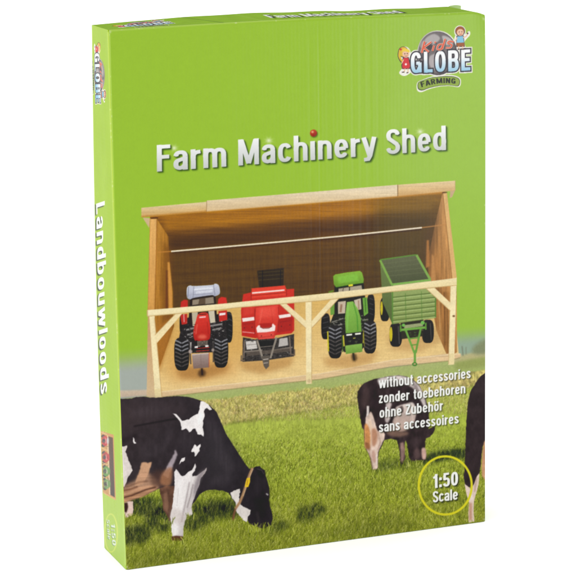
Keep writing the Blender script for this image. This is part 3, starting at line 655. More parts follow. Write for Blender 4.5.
f.poly(c2([(392, 434), (412, 428), (418, 468), (412, 490), (396, 484)]), (206, 170, 156), smooth=True, soft=.5, tex=(HIDE, .1)); f.poly(c2([(350, 440), (376, 430), (386, 476), (356, 490)]), (116, 92, 90), smooth=True, soft=1.2, alpha=.6)
f.poly(c2([(330, 380), (360, 366), (392, 380), (372, 420), (340, 430)]), (74, 60, 62), smooth=True, soft=1.6, alpha=.6)

f.cur = L_COW3
f.poly([(488, 371), (480.6, 376), (475.6, 383), (471.6, 389), (469.4, 395), (467.6, 404), (466.6, 416), (466, 428), (465.6, 442), (465, 456), (464.6, 466), (463.8, 478), (465, 484), (467, 488), (474, 486), (479, 476), (480.6, 466), (482.6, 446), (488, 440)], (54, 44, 46), tex=(HIDE, .12), rough=.15)
f.poly([(488, 438), (484, 442), (482.4, 452), (481.6, 466), (482, 476), (488, 484)], (206, 156, 118), soft=.5, tex=(nm, .06))
f.poly([(484, 446), (488, 444), (488, 470), (484.6, 464)], (158, 108, 76), soft=.8, alpha=.6)
f.poly([(464.6, 484), (467.4, 486), (470.8, 489), (474, 484), (477, 476), (479.4, 473), (478.6, 484), (477.2, 490), (474, 501), (473.6, 512), (474.4, 521.4), (468.6, 522.6), (468.4, 512), (469.2, 503), (466.4, 494)], (226, 204, 190), tex=(nm, .05))
f.poly([(469.4, 503), (472, 503), (472, 520), (469, 521)], (190, 140, 112), soft=.7, alpha=.8)
f.line([(471, 490), (472, 500)], 1.4, (236, 224, 216), soft=.5); f.line([(476.6, 478), (474.6, 492)], 1.2, (170, 140, 120), soft=.5, alpha=.8)

f.cur = L_COW1
# far legs
f.poly([(123.6, 503), (128, 501), (133, 501.6), (133.6, 508), (132.4, 516), (126, 517.6), (124, 514)], (222, 196, 184), tex=(nm, .08), rough=.2)
f.poly([(124, 503), (127.6, 502.4), (128.4, 507), (126.8, 512.6), (124.4, 512)], (62, 40, 34), soft=.4)
f.poly([(188.2, 506), (191.4, 506.6), (192.6, 514), (190, 516.4), (187.6, 514)], (220, 210, 206), soft=.3)
f.poly([(159.4, 480), (170, 476), (175, 484), (174, 500), (172.4, 518), (169.4, 521.8), (167.6, 516), (163.4, 510), (162, 500), (160, 492)], (104, 74, 60), tex=(HIDE, .2), rough=.2)
f.poly([(163.4, 494), (167, 492), (168.8, 506), (167.6, 514), (164, 508)], (150, 112, 90), soft=.7, alpha=.7)
body = [(117, 399.2), (132, 398.4), (137, 396.8), (144.7, 396.4), (150, 397.6), (162, 397.2), (172, 396.2), (181, 396), (188, 396.8), (193.3, 398), (201, 400.6), (207, 403.6), (211.5, 407), (216.3, 411.6), (219.6, 419), (225.8, 433.4), (235.4, 448.8), (243, 460.6), (249, 468.6), (252, 468.4), (255.9, 466.2), (259.6, 466), (262, 468.6), (264.6, 470), (265.4, 475), (267.2, 481), (269.2, 489), (269.6, 495), (268.8, 500), (270.4, 508), (272.6, 515), (272.4, 520), (270.4, 525.6), (263, 528.8), (255, 526), (249, 524), (246, 516), (241, 510), (236, 504), (232, 498.4), (228.4, 493), (223, 490.6), (214, 489.6), (206, 490.4), (199.6, 494), (196, 500), (192, 505), (189.6, 500), (188, 488), (176, 486), (166, 486), (157.6, 489), (147, 494.6), (138.6, 498), (128, 501.6), (117, 503)]
f.poly(body, (47, 42, 47), col2=(58, 50, 53), g=(230, 450, 130, 430), tex=(HIDE, .10), rough=.12)  # paler to the left: gloss veil mixed into the hide colour
f.poly([(117, 404), (150, 402), (175, 402), (190, 410), (170, 418), (140, 426), (117, 430)], (72, 60, 62), soft=6, alpha=.5, smooth=True)
f.line([(134, 426.4), (146, 424), (158, 421.8), (168, 420), (177, 418.6)], 1.2, (26, 22, 26), soft=.6, alpha=.85)
f.line([(120, 441), (138, 436)], 3, (34, 28, 32), soft=1.8, alpha=.6)
f.poly([(204, 430), (222, 436), (236, 460), (224, 482), (204, 478)], (58, 54, 58), soft=6, alpha=.6, smooth=True)
f.poly([(252, 474), (262, 474), (266, 494), (266, 516), (256, 520), (252, 500)], (36, 32, 36), soft=3, alpha=.7, smooth=True)
for (x_, y_, rx_, ry_, ro, a_) in ((150, 412, 20, 5, -.1, .28), (214, 432, 5, 16, -.5, .3), (224, 460, 6, 16, -.5, .3), (186, 440, 7, 12, .2, .2), (150, 450, 12, 8, 0, .2), (222, 480, 14, 4, -.2, .3), (258, 486, 3, 12, .1, .35), (166, 440, 5, 14, .3, .22)):
    f.ell(x_, y_, rx_, ry_, (84, 76, 82), rot=ro, soft=2.6, alpha=a_, tex=(gv_, .2))
WH = (240, 234, 232)
def patch(P, c=WH, **k): f.poly(P, c, tex=(HIDE, .04), rough=.22, **k)
patch([(172.6, 413.2), (175, 413.6), (177.6, 415.4), (180, 418.2), (181.4, 420.6), (184, 420.2), (186.6, 419.4), (189, 419.2), (191.4, 416.6), (195, 415), (197.8, 413), (199.2, 409), (199.6, 405.6), (200.2, 401), (202.6, 401.2), (205, 402), (208, 404.4), (210.4, 407.4), (211.6, 409.4), (209.6, 409.6), (207, 408.4), (204.6, 408.8), (203.8, 411), (204.4, 416), (203, 421), (202.6, 427), (203.8, 433), (203.6, 436.6), (200.6, 434.4), (197.4, 434), (196.4, 431), (195, 428), (192.6, 429), (191, 431.4), (189, 432.2), (187.6, 429.4), (185.6, 428), (183, 429.8), (181.2, 429.4), (180.8, 425), (179.6, 421), (176.4, 417)])
patch([(195, 444), (196.8, 446.6), (200, 444), (200.8, 446), (199.4, 448.4), (199.6, 451.2), (197.4, 453.4), (195, 456.6), (194, 452), (190.8, 451.4), (192.4, 449), (193.6, 446)])
patch([(181.4, 458.2), (184.6, 457.2), (185, 460.4), (181.6, 461.6), (179.4, 464.4), (180, 461)])
patch([(133.2, 437.2), (134.4, 438.6), (134.6, 441.4), (136.6, 443.2), (134.6, 443.6), (133, 441)])
patch([(117, 447.2), (121, 446.8), (124, 446.4), (127.6, 445.4), (127, 449), (125.8, 452), (127.6, 456), (128.6, 459), (129.6, 462), (131.4, 466), (132.8, 470.4), (131, 473.6), (128.4, 476.4), (127, 481), (125, 486.4), (117, 489)], (222, 212, 206))
patch([(142, 462.6), (145, 461.8), (148, 463), (151.8, 461.8), (150.6, 467), (149, 473), (146.4, 478), (142.6, 484.4), (134.8, 486), (136.6, 479), (138.8, 473), (140.6, 467)], (204, 160, 126), soft=.4)
f.poly([(117, 488.6), (124, 489), (135, 487.6), (146, 486), (156, 484.4), (158.6, 487.6), (152, 491.8), (143, 496.6), (136, 498.8), (124, 502.6), (117, 503.6)], (190, 142, 108), smooth=True, soft=.6, tex=(gh_, .16))
f.poly([(123, 489), (128, 484), (136, 480), (143, 470), (150, 474), (157, 480), (160, 486), (150, 490), (136, 492)], (204, 158, 126), soft=1.6, alpha=.8, smooth=True, tex=(gh_, .1))
f.poly([(150, 476), (158, 470), (166, 474), (164, 486), (154, 487)], (88, 62, 54), soft=2, alpha=.7, smooth=True)
f.line([(126, 487.4), (138, 482.6), (148, 481)], 1.2, (104, 70, 54), soft=.7, alpha=.7)
f.line([(120, 498.6), (132, 495.4), (146, 489.6), (156, 487)], 1.5, (70, 42, 34), soft=.5, alpha=.85); f.line([(118, 491.6), (130, 489.4), (138, 486.6)], 1.4, (88, 54, 40), soft=.6, alpha=.8)
f.line([(122, 494.8), (134, 492)], 1, (214, 170, 136), soft=.5, alpha=.8)
patch([(175.2, 449.4), (176.4, 451.6), (177.4, 454.8), (175.4, 460), (173.4, 465), (170.4, 472), (168, 478), (163, 475.2), (165.4, 470), (167.4, 465), (171, 459), (174, 454)], (168, 156, 162), soft=.5)
f.poly([(163, 472), (168, 468), (172, 468), (172, 478), (169, 486), (161, 484), (160.4, 478)], (166, 116, 84), soft=1.1, alpha=.85, smooth=True)
# near fore leg
leg = [(176, 469), (178, 471), (179.4, 474), (182, 476.4), (184.8, 475.4), (188, 472), (191.6, 470.2), (194, 466), (195.2, 463.4), (196.2, 466), (194.6, 470.6), (191.8, 474.4), (192.4, 476.4), (196, 475.6), (200, 473.6), (203, 471), (206.4, 467.6), (206.6, 470), (203.4, 475), (200.4, 478.6), (199.6, 484), (196.8, 490), (194.4, 497), (192, 505), (188, 514), (185, 521), (183.4, 528), (183.4, 536.6), (172.4, 536.6), (171.6, 530), (171, 522), (170.2, 516.4), (172, 508), (173.4, 498), (174.2, 488), (174.6, 479), (174.4, 472)]
f.poly(leg, (236, 230, 228), col2=(176, 164, 162), g=(184, 500, 198, 504), rough=.18, tex=(gv_, .03))
f.line([(180, 480), (177.6, 500), (175.6, 520), (176, 534)], 3.4, (248, 244, 242), soft=1.2, alpha=.8)
f.line([(189.4, 482), (186.6, 497), (183.4, 512), (181.6, 522)], 1.1, (150, 138, 138), soft=.6, alpha=.85); f.line([(193, 484), (190.4, 496), (187, 508)], .9, (128, 116, 116), soft=.5, alpha=.8)
f.poly([(198, 474), (206, 468), (202, 476), (197, 490), (193, 500), (194, 486)], (132, 122, 126), soft=1.2, alpha=.75)
f.poly([(170.6, 512), (176, 508), (184, 514), (183, 524), (172, 522)], (206, 192, 186), soft=1.6, alpha=.55, smooth=True)
f.line([(178.6, 488), (176.8, 506)], .7, (196, 186, 186), soft=.4, alpha=.7)
f.poly([(171.4, 536.4), (176, 535.6), (182.6, 536.2), (183.4, 539.4), (179, 541), (172.4, 540.6)], (96, 62, 48), soft=.3)
# face and collar
patch([(230.2, 492.4), (234, 490.6), (239.6, 488.4), (239.8, 492), (238.8, 497), (239, 501), (241, 504.6), (243.4, 506.8), (247, 508.4), (250.6, 510.2), (249.6, 514), (247.4, 518), (246.6, 522), (243.4, 520.4), (240.4, 516.6), (237.2, 513), (234.8, 509.8), (235.8, 504), (233.6, 499), (231, 496)], (226, 218, 212))
f.line([(252.4, 467.8), (250, 473), (247.8, 479), (245.6, 486), (242.6, 495), (239.8, 502), (235.4, 508.6)], 2.5, (172, 134, 98), soft=.3); f.line([(252.8, 468.2), (248.8, 478.6), (243, 496)], .8, (214, 184, 148), alpha=.8, soft=.2)
f.line([(235.4, 508.6), (233.8, 514), (233, 520.4)], 2, (124, 84, 62), soft=.4)
f.poly([(246.6, 478), (250, 477.4), (249.8, 482), (248, 487), (244.6, 487), (245.4, 482)], (232, 196, 46)); f.line([(247.6, 479.4), (246.8, 485)], .8, (164, 116, 40), alpha=.8)
f.poly([(256, 468), (262, 469.6), (264.4, 473), (262.8, 477.6), (258.6, 476)], (34, 30, 34), soft=.5); f.line([(256.6, 468.6), (261.4, 470), (263.8, 474)], .7, (92, 86, 90), soft=.3, alpha=.8)
f.line([(266, 493.4), (268, 495)], 1.2, (196, 190, 188), soft=.3); f.ell(262.6, 492.6, 1.2, 1, (16, 14, 16), soft=.3)
f.line([(257, 512), (259, 524)], 2, (66, 60, 62), soft=1, alpha=.7)

# grass in front of hooves and muzzle
def tuft(x0_, x1_, y_, n, h, seed):
    r = np.random.RandomState(seed)
    for i in range(n):
        x = x0_ + (x1_ - x0_) * r.rand(); hh = h * (.5 + .8 * r.rand()); l = r.randn() * .35
        c = GR[r.randint(len(GR))]
        f.line([(x, y_ + r.rand() * 2), (x + l * hh * .4, y_ - hh * .6), (x + l * hh, y_ - hh)], .45, c, alpha=.8)
f.cur = L_FIELD
tuft(170, 186, 543.5, 26, 6, 61); tuft(246, 274, 531, 60, 7, 62); tuft(122, 136, 518.5, 26, 4.5, 63); tuft(160, 173, 523, 18, 5, 64); tuft(186, 194, 517.5, 12, 4, 65)
tuft(370, 380, 471.5, 14, 3, 66); tuft(398, 428, 465, 40, 4.5, 67); tuft(231, 238, 522, 8, 4, 68); tuft(465, 478, 524, 10, 4, 69)

R_, G_ = f.img[..., 0], f.img[..., 1]
mk = np.isin(f.lab, (L_RTR, L_BAL)) & (R_ > 1.9 * G_); f.img[..., 1][mk] += .065
mk = (f.lab == L_GTR) & (G_ > 1.08 * R_); f.img[..., 0][mk] *= 1.06
mk = (f.lab == L_TRL) & (G_ > 1.04 * R_); f.img[..., 0][mk] *= 1.02
f.img[:] = np.where((f.lab == L_BASE)[..., None], f.img, f.img * .55 + blur(f.img, .9) * .45)
pm = (f.lab != L_BASE)[..., None]; f.img[:] = np.where(pm, np.clip((f.img - .45) * 1.07 + .455, 0, 1), f.img)
f.img[:] = f.img * (1 + np.where(f.lab == L_BASE, .003, .02)[..., None] * noise(hN, wN, 2.4, 2.4, 77, 1)[..., None])

# ---- title
f.cur = L_TITLE
def ln(x, a, b): return a[1] + (x - a[0]) * (b[1] - a[1]) / (b[0] - a[0])
def title(word, xa, xb):
    B = ((156.7, 171.6), (446, 149.9)); Tp = ((156.7, 145.0), (446, 125.4))
    q = [(xa, ln(xa, *B)), (xb, ln(xb, *B)), (xa - .2, ln(xa, *Tp)), (xb - .4, ln(xb, *Tp))]
    lettering(f, word, *q, (46, 78, 22), dx=1.5, dy=1.4, soft=.7, alpha=.8, bold=1.0, gap=.085, lab=False)
    lettering(f, word, *q, (62, 84, 40), dx=.8, dy=.8, alpha=.9, bold=.93, gap=.085, lab=False)
    ym_ = (q[0][1] + q[1][1] + q[2][1] + q[3][1]) / 4
    lettering(f, word, *q, (252, 253, 251), col2=(206, 209, 206), g=((xa + xb) / 2, ym_ - 12, (xa + xb) / 2 + 1, ym_ + 14), bold=.91, gap=.085)
def flare(x, y, r):
    for a_ in np.radians([20, 65, 110, 155, 200, 245, 290, 335]):
        f.poly([(x - .5 * math.sin(a_), y + .5 * math.cos(a_)), (x + r * math.cos(a_), y + r * .8 * math.sin(a_)), (x + .5 * math.sin(a_), y - .5 * math.cos(a_))], (240, 248, 215), soft=.5, alpha=.4, lab=False)
    f.ell(x, y, r * .35, r * .3, (246, 252, 226), soft=r * .2, alpha=.6, lab=False)
flare(174, 148, 7); flare(268.5, 140.5, 7.5); flare(420, 131.6, 7)
title('Farm', 156.7, 226.2); title('Machınery', 237.8, 375.8); title('Shed', 385.8, 446.2)
f.ell(313.9, 133.9, 3.7, 3.7, (40, 60, 16), soft=.6, alpha=.6, lab=False)
f.ell(313.2, 133.0, 3.5, 3.6, (196, 62, 26), col2=(140, 34, 18), g=(312, 131, 315, 137)); f.ell(312.2, 131.8, 1.3, 1.2, (244, 190, 150), soft=.5, alpha=.9)

# ---- captions
f.cur = L_CAP
CAPS = [('without accessories', 378.6, 470.6, 388.0, 378.0), ('zonder toebehoren', 378.4, 465.4, 403.2, 393.2), ('ohne Zubehör', 379.2, 442.8, 417.8, 410.2), ('sans accessoires', 378.6, 458.6, 432.2, 423.2)]
for txt, xa, xb, ya, yb in CAPS:
    q = [(xa, ya), (xb, yb), (xa, ya - 10.4), (xb, yb - 9.9)]
    lettering(f, txt, *q, (40, 44, 30), dx=.8, dy=.8, soft=.5, alpha=.7, bold=1.1, gap=.09, lab=False)
    lettering(f, txt, *q, (250, 250, 246), bold=.96, gap=.09)

# ---- scale mark
f.cur = L_SCALE
f.ring(445.2, 485.4, 27.6, 30.2, 2.2, (226, 218, 44), soft=.25)
for dx_, dy_, c_, sf, al, lb in ((1.2, 1.2, (30, 34, 20), .6, .85, False), (0, 0, (252, 252, 248), 0, 1, True)):
    lettering(f, '1:50', (432.8, 488.4), (458, 485), (432.6, 474.4), (458, 471.4), c_, dx=dx_, dy=dy_, soft=sf, alpha=al, lab=lb, gap=.07)
    lettering(f, 'Scale', (432.8, 502.6), (457.8, 499.4), (432.8, 491.4), (457.8, 488.6), c_, dx=dx_, dy=dy_, soft=sf, alpha=al, lab=lb, gap=.07)

# ---- brand emblem, drawn through a frame so that it can also go on the edges of the carton
def emblem(s, fr, tone=1.0):
    """fr(x, y) maps the emblem's own coordinates (those of the front print) to a sheet"""
    def Q(P): return np.array([fr(x, y) for x, y in P])
    def pl(P, c, w=None, smooth=False, **k):
        P = catmull(P) if smooth else np.array(P, float)
        s.poly(Q(P), c, **k)
    def el(cx, cy, rx, ry, c, **k):
        a = np.linspace(0, 2 * math.pi, 36)[:-1]; pl(np.stack([cx + rx * np.cos(a), cy + ry * np.sin(a)], 1), c, **k)
    def li(P, w, c, smooth=False, **k):
        P = catmull(P, closed=False) if smooth else np.array(P, float)
        pl(stroke(P, w / 2, w / 2), c, **k)
    def tx(t_, bl, br, tl, tr, c, **k):
        lettering(s, t_, fr(*bl), fr(*br), fr(*tl), fr(*tr), c, **k)
    WHT, DK = (244, 242, 232), (50, 46, 54)
    el(437.7, 53.4, 20.5, 22.9, WHT); 
    pill = [(417.4, 86.6), (418.4, 82.2), (424, 79.8), (431, 77.6), (439, 76.6), (447, 76.0), (454, 76.6), (458.8, 78.6), (460, 82.2), (458, 86.2), (450, 85.4), (440, 85.8), (430, 87.8), (422.4, 90.4), (418.6, 89.6)]
    pl([(x + (x - 438.6) * .045, y + (y - 82) * .2) for x, y in pill], WHT, smooth=True)
    el(404.8, 53.2, 5.8, 6.4, WHT); pl([(400, 56), (411, 57), (412, 70), (405, 76), (399, 73), (403, 66)], WHT, smooth=True)
    el(460, 31.6, 5.8, 6.2, WHT); pl([(455, 36), (463, 36), (469, 31), (470, 35), (464.6, 42), (466, 51), (455, 51)], WHT, smooth=True)
    GL = ('GLOBE', (410.6, 73.4), (470.6, 70.4), (410.4, 52.6), (470.4, 49.2))
    tx(*GL, WHT, grow=.11, gap=.13)
    # globe
    el(437.7, 53.4, 19.4, 21.8, (70, 64, 68)); el(436.8, 52.6, 18.8, 21.2, (116, 108, 108), soft=.7)
    for c_, P in (((178, 172, 170), [(426, 38), (434, 34), (440, 38), (436, 43), (429, 46), (424, 44)]), ((184, 178, 176), [(442, 36), (450, 38), (453, 44), (446, 45)]), ((178, 170, 170), [(430, 56), (438, 54), (440, 62), (434, 70), (429, 64)]), ((122, 114, 118), [(446, 50), (454, 52), (454, 62), (446, 64)]), ((70, 62, 66), [(428, 44), (434, 46), (432, 50), (427, 49)]), ((196, 188, 184), [(433, 60), (437, 58), (438, 63), (434, 65)]), ((80, 72, 76), [(444, 62), (450, 60), (449, 66), (443, 68)]), ((160, 152, 148), [(420, 44), (424, 40), (425, 45), (421, 48)]), ((124, 116, 120), [(420, 50), (426, 50), (427, 60), (421, 60)])):
        pl(P, c_, smooth=True, soft=.5)
    tx(*GL, DK, grow=.062, gap=.13)
    tx(*GL, (252, 253, 253), col2=(146, 200, 228), g=(*fr(440, 58), *fr(440.6, 73)), gap=.13)
    for dx_, dy_, c_, gw in ((.5, .5, (60, 50, 52), .1), (0, 0, WHT, .1), (0, 0, (226, 96, 66), 0)):
        li([(424.6 + dx_, 41.6 + dy_), (421.6 + dx_, 53 + dy_)], 1.8 + 6 * gw, c_); li([(431.4 + dx_, 42 + dy_), (423.4 + dx_, 47.8 + dy_), (428.8 + dx_, 52 + dy_)], 1.5 + 6 * gw, c_)
        li([(434 + dx_, 45.4 + dy_), (432.4 + dx_, 51 + dy_)], 1.6 + 6 * gw, c_); el(435.2 + dx_, 42.4 + dy_, .9 + 2 * gw, .9 + 2 * gw, c_)
        li([(442.6 + dx_, 44.4 + dy_), (438.8 + dx_, 44.8 + dy_), (437.2 + dx_, 48.8 + dy_), (440.6 + dx_, 49.4 + dy_), (443 + dx_, 45 + dy_)], 1.4 + 6 * gw, c_, smooth=True); li([(445.2 + dx_, 38.8 + dy_), (442 + dx_, 49.4 + dy_)], 1.6 + 6 * gw, c_)
        li([(453.6 + dx_, 42 + dy_), (449.6 + dx_, 41.2 + dy_), (447.8 + dx_, 43.2 + dy_), (451.6 + dx_, 44.8 + dy_), (450.4 + dx_, 47.6 + dy_), (445.8 + dx_, 47.8 + dy_)], 1.4 + 6 * gw, c_, smooth=True)
    # pill
    pl(pill, (58, 78, 34), smooth=True); pl([(x - (x - 438.6) * .03, y - (y - 82) * .1) for x, y in pill], (146, 172, 66), smooth=True)
    word = 'FARMING'; ws = [glyph(c)[0] + .1 for c in word]; tot = sum(ws); cur = 0
    for ch, w_ in zip(word, ws):
        def cv(u): xx = 421.4 + 34.6 * u; return xx, 88.0 - 4.4 * math.sin(math.pi * min(1, u * .66 + .08)) - 1.3 * u + .3
        a_, b_ = cv(cur / tot), cv((cur + w_ - .1) / tot)
        sl = (b_[1] - a_[1]) / (b_[0] - a_[0])
        tx(ch, a_, b_, (a_[0] + sl * 5, a_[1] - 5.1), (b_[0] + sl * 5, b_[1] - 5.1), (24, 32, 12), bold=.95)
        cur += w_
    # the two little children riding on it
    SK, LN = (240, 194, 160), (70, 50, 50)
    el(403.2, 52.2, 5.1, 5.4, LN); pl([(399.2, 49), (400.4, 58), (404.6, 62.6), (400.6, 62.4), (397.6, 56)], LN, smooth=True); pl([(402.8, 57.4), (408.8, 57.4), (410.8, 66), (409.6, 69.2), (402, 69.2), (401.2, 66)], LN); el(460.1, 31.2, 4.9, 4.9, LN); pl([(456.4, 35.8), (463.6, 35.4), (464.9, 46.8), (456.1, 47)], LN)
    el(403.2, 52, 4.6, 4.8, (226, 184, 52)); pl([(399.6, 50), (401, 58), (404, 62), (401, 61.6), (398.2, 56)], (226, 186, 48), smooth=True); el(405.8, 54, 3.5, 3.8, SK); pl([(401.8, 52), (404, 48.6), (409, 50), (409.4, 52.6), (405, 51.6)], (240, 208, 70), smooth=True)
    el(400.6, 49.6, 1.2, 1, (206, 50, 50)); el(404.8, 54, .5, .6, LN); el(407.2, 53.8, .5, .6, LN); li([(404.6, 56), (406, 56.6), (407.4, 55.8)], .5, (180, 60, 50))
    pl([(403.4, 58), (408.2, 58), (410, 66), (409, 68.6), (402.6, 68.6), (402, 66)], (216, 50, 56)); el(405.8, 64.4, 1.1, 1.1, (250, 236, 230)); li([(403.6, 59.6), (401.6, 63.6)], 1, SK)
    li([(405, 68.6), (404, 72)], 1, SK); li([(407.8, 68.6), (408, 72)], 1, SK); li([(404.4, 72.2), (401.8, 72.4)], 1, LN); li([(408.2, 72.4), (406.4, 73)], 1, LN)
    el(460, 30.8, 4.4, 4.4, (160, 88, 44)); el(460.3, 32.4, 3.5, 3.4, SK); el(459.2, 32, .5, .5, LN); el(461.8, 31.8, .5, .5, LN); li([(459.2, 34), (460.6, 34.5), (462, 33.8)], .5, (180, 60, 50))
    pl([(457, 36.4), (463, 36), (464, 42.6), (456.6, 43)], (132, 196, 226)); li([(463, 37.6), (466, 36.6), (467.6, 34)], 1.1, SK); el(467.6, 33.4, .9, .9, (90, 60, 50)); li([(457.2, 37.6), (455.4, 41)], 1, SK)
    pl([(456.6, 42.8), (464, 42.6), (464.4, 46.2), (456.8, 46.4)], (160, 92, 50)); li([(458.6, 46.2), (458.8, 49)], 1.1, SK); li([(462.6, 46.2), (462.8, 49)], 1.1, SK); li([(457.6, 49.2), (459.6, 49.2)], 1, LN); li([(461.8, 49.2), (464.4, 49.2)], 1, LN)
f.cur = L_EMB
emblem(f, lambda x, y: (x, y))

# folded edges: light they catch painted as pale lines, then worn scuffs
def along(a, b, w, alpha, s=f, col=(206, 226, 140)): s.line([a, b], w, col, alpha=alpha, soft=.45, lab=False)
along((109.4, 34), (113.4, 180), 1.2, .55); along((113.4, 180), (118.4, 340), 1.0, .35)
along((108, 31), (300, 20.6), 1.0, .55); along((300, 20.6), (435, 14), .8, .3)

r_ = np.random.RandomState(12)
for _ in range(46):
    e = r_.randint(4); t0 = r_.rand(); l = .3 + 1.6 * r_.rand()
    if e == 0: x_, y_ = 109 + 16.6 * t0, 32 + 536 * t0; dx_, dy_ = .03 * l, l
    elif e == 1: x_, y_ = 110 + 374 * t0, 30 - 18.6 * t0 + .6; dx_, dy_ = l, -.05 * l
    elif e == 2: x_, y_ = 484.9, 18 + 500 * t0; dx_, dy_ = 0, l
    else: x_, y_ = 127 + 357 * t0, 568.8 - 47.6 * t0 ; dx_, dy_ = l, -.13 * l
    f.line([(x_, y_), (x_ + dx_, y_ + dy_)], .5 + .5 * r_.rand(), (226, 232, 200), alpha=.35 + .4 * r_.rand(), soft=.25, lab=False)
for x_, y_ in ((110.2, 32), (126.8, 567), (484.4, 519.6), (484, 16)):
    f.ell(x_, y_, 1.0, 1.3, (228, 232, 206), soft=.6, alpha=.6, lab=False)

# ================================================================== SPINE ARTWORK
SIDE_PARTS = ['side_panel', 'side_lettering', 'side_emblem', 'side_picture', 'side_scale_mark']
g = Sheet(84, 14, 50, 566, 4)
Yg = g.Y[:, None] + 0 * g.X[None, :]; Xg = g.X[None, :] + 0 * g.Y[:, None]
g.img[:] = mixc((166, 201, 24), (180, 212, 80), sst(380, 540, Yg))
ng = noise(g.h, g.w, 20, 60, 88, 3)
g.img *= (1 + .012 * ng[..., None])
def back_x(y): return 91.8 + (y - 25) * 12.5 / 522.7
def front_x(y): return 108.3 + (y - 30) * 17.7 / 539.8
g.cur = 2
# emblem turned a quarter: reading downwards
def fre(x, y):                                   # front-emblem coords -> spine
    u = (x - 399) / 73.0; v = (y - 26) / 64.0
    yy = 43.5 + u * 60.5
    return (105.3 + (yy - 43) * .02 - v * 14.5, yy)
emblem(g, fre)
g.cur = 1
def spn(u, v, y0_=203.4, y1_=394.5):              # reading down, tops of letters to the right
    yy = y0_ + (y1_ - y0_) * u - v * 1.0
    return (97.6 + (yy - 203) * .0245 + v * 8.2, yy)
q = [spn(0, 0), spn(1, 0), spn(0, 1), spn(1, 1)]
q[2] = (q[2][0], q[2][1] + 1); q[3] = (q[3][0], q[3][1] + 1)
lettering(g, 'Landbouwloods', *q, (38, 50, 28), dx=-1.0, dy=1.1, soft=.3, alpha=.9, bold=1.0, gap=.11, lean=-.12, lab=False)
lettering(g, 'Landbouwloods', *q, (248, 250, 246), bold=.9, gap=.11, lean=-.12)
g.cur = 3
PT = [(101.4, 430.5), (114.4, 434.6), (116.2, 500.4), (103.4, 492.8)]
def pq(u, v): # u down the picture (0..1), v from left to right
    a = np.array(PT[0]) * (1 - u) + np.array(PT[3]) * u; b = np.array(PT[1]) * (1 - u) + np.array(PT[2]) * u
    return tuple(a * (1 - v) + b * v)
g.poly(PT, (206, 152, 84))
g.poly([pq(.05, .55), pq(.05, .95), pq(.96, .93), pq(.96, .55)], (92, 56, 32), col2=(70, 52, 44), g=(110, 440, 111, 495))
g.poly([pq(.04, .50), pq(.04, .6), pq(.96, .6), pq(.96, .50)], (232, 200, 150)); g.line([pq(.01, .97), pq(.99, .97)], 1.0, (214, 150, 84)); g.line([pq(.99, .02), pq(.99, .98)], 1.2, (226, 176, 110)); g.line([pq(.02, .02), pq(.02, .98)], 1.0, (214, 150, 84))
for u, c in ((.14, (196, 40, 46)), (.40, (200, 46, 50)), (.62, (96, 150, 60)), (.82, (110, 150, 76))):
    x_, y_ = pq(u, .33)
    g.ell(x_ - 1.6, y_ - 4.6, 1.7, 1.6, (36, 32, 32)); g.ell(x_ - 1.6, y_ + 4.6, 1.7, 1.6, (36, 32, 32)); g.ell(x_, y_, 3.2, 5.2, c, soft=.3); g.ell(x_ - 1.2, y_, 1.5, 2, (50, 44, 44), soft=.3); g.ell(x_ + 2.8, y_, 1.2, 3.4, (206, 200, 196) if u < .3 else c, soft=.3); g.line([(x_ + .6, y_ - 3), (x_ + .8, y_ + 3)], .7, (236, 220, 210), alpha=.7)
for u in (.02, .27, .5, .73): g.line([pq(u, .02), pq(u + .01, .5)], .7, (236, 206, 150), alpha=.85)
r_ = np.random.RandomState(5)
for _ in range(70):
    x_, y_ = pq(r_.rand(), r_.rand() * .5); g.line([(x_, y_), (x_ + r_.randn() * .8, y_ + r_.randn() * 1.6)], .5, ((60, 46, 40), (236, 214, 176), (150, 100, 60))[r_.randint(3)], alpha=.6, lab=False)
g.img[:] = np.where((g.lab == 3)[..., None], blur(g.img, .9), g.img)
g.cur = 4
g.ring(111.2, 533, 6.9, 19.6, 1.1, (220, 232, 96), soft=.25, alpha=.95)
def sc(x, y): return (x, y)
for dx_, c_, al, lb in ((-.35, (60, 84, 50), .75, False), (0, (226, 240, 214), 1, True)):
    lettering(g, '1:50', (111.2, 523), (112.4, 545), (115.2, 524), (116.2, 546), c_, dx=dx_, dy=-dx_, alpha=al, gap=.1, lab=lb, bold=.95)
    lettering(g, 'Scale', (106.8, 519), (108, 539), (109.9, 520), (111, 540), c_, dx=dx_, dy=-dx_, alpha=al, gap=.1, lab=lb, bold=.9)
g.line([(back_x(30) + .2, 30), (back_x(545) + .2, 545)], .8, (196, 226, 120), alpha=.5, soft=.3, lab=False)  # highlight of the back edge painted into the spine colour
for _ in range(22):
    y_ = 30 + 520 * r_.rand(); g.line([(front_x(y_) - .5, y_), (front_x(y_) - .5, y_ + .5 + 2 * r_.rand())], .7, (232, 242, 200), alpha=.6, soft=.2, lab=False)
g.line([(front_x(32) - .3, 32), (front_x(565) - .3, 565)], 1.3, (214, 234, 150), alpha=.6, soft=.4, lab=False)  # light on the front fold painted as a pale line

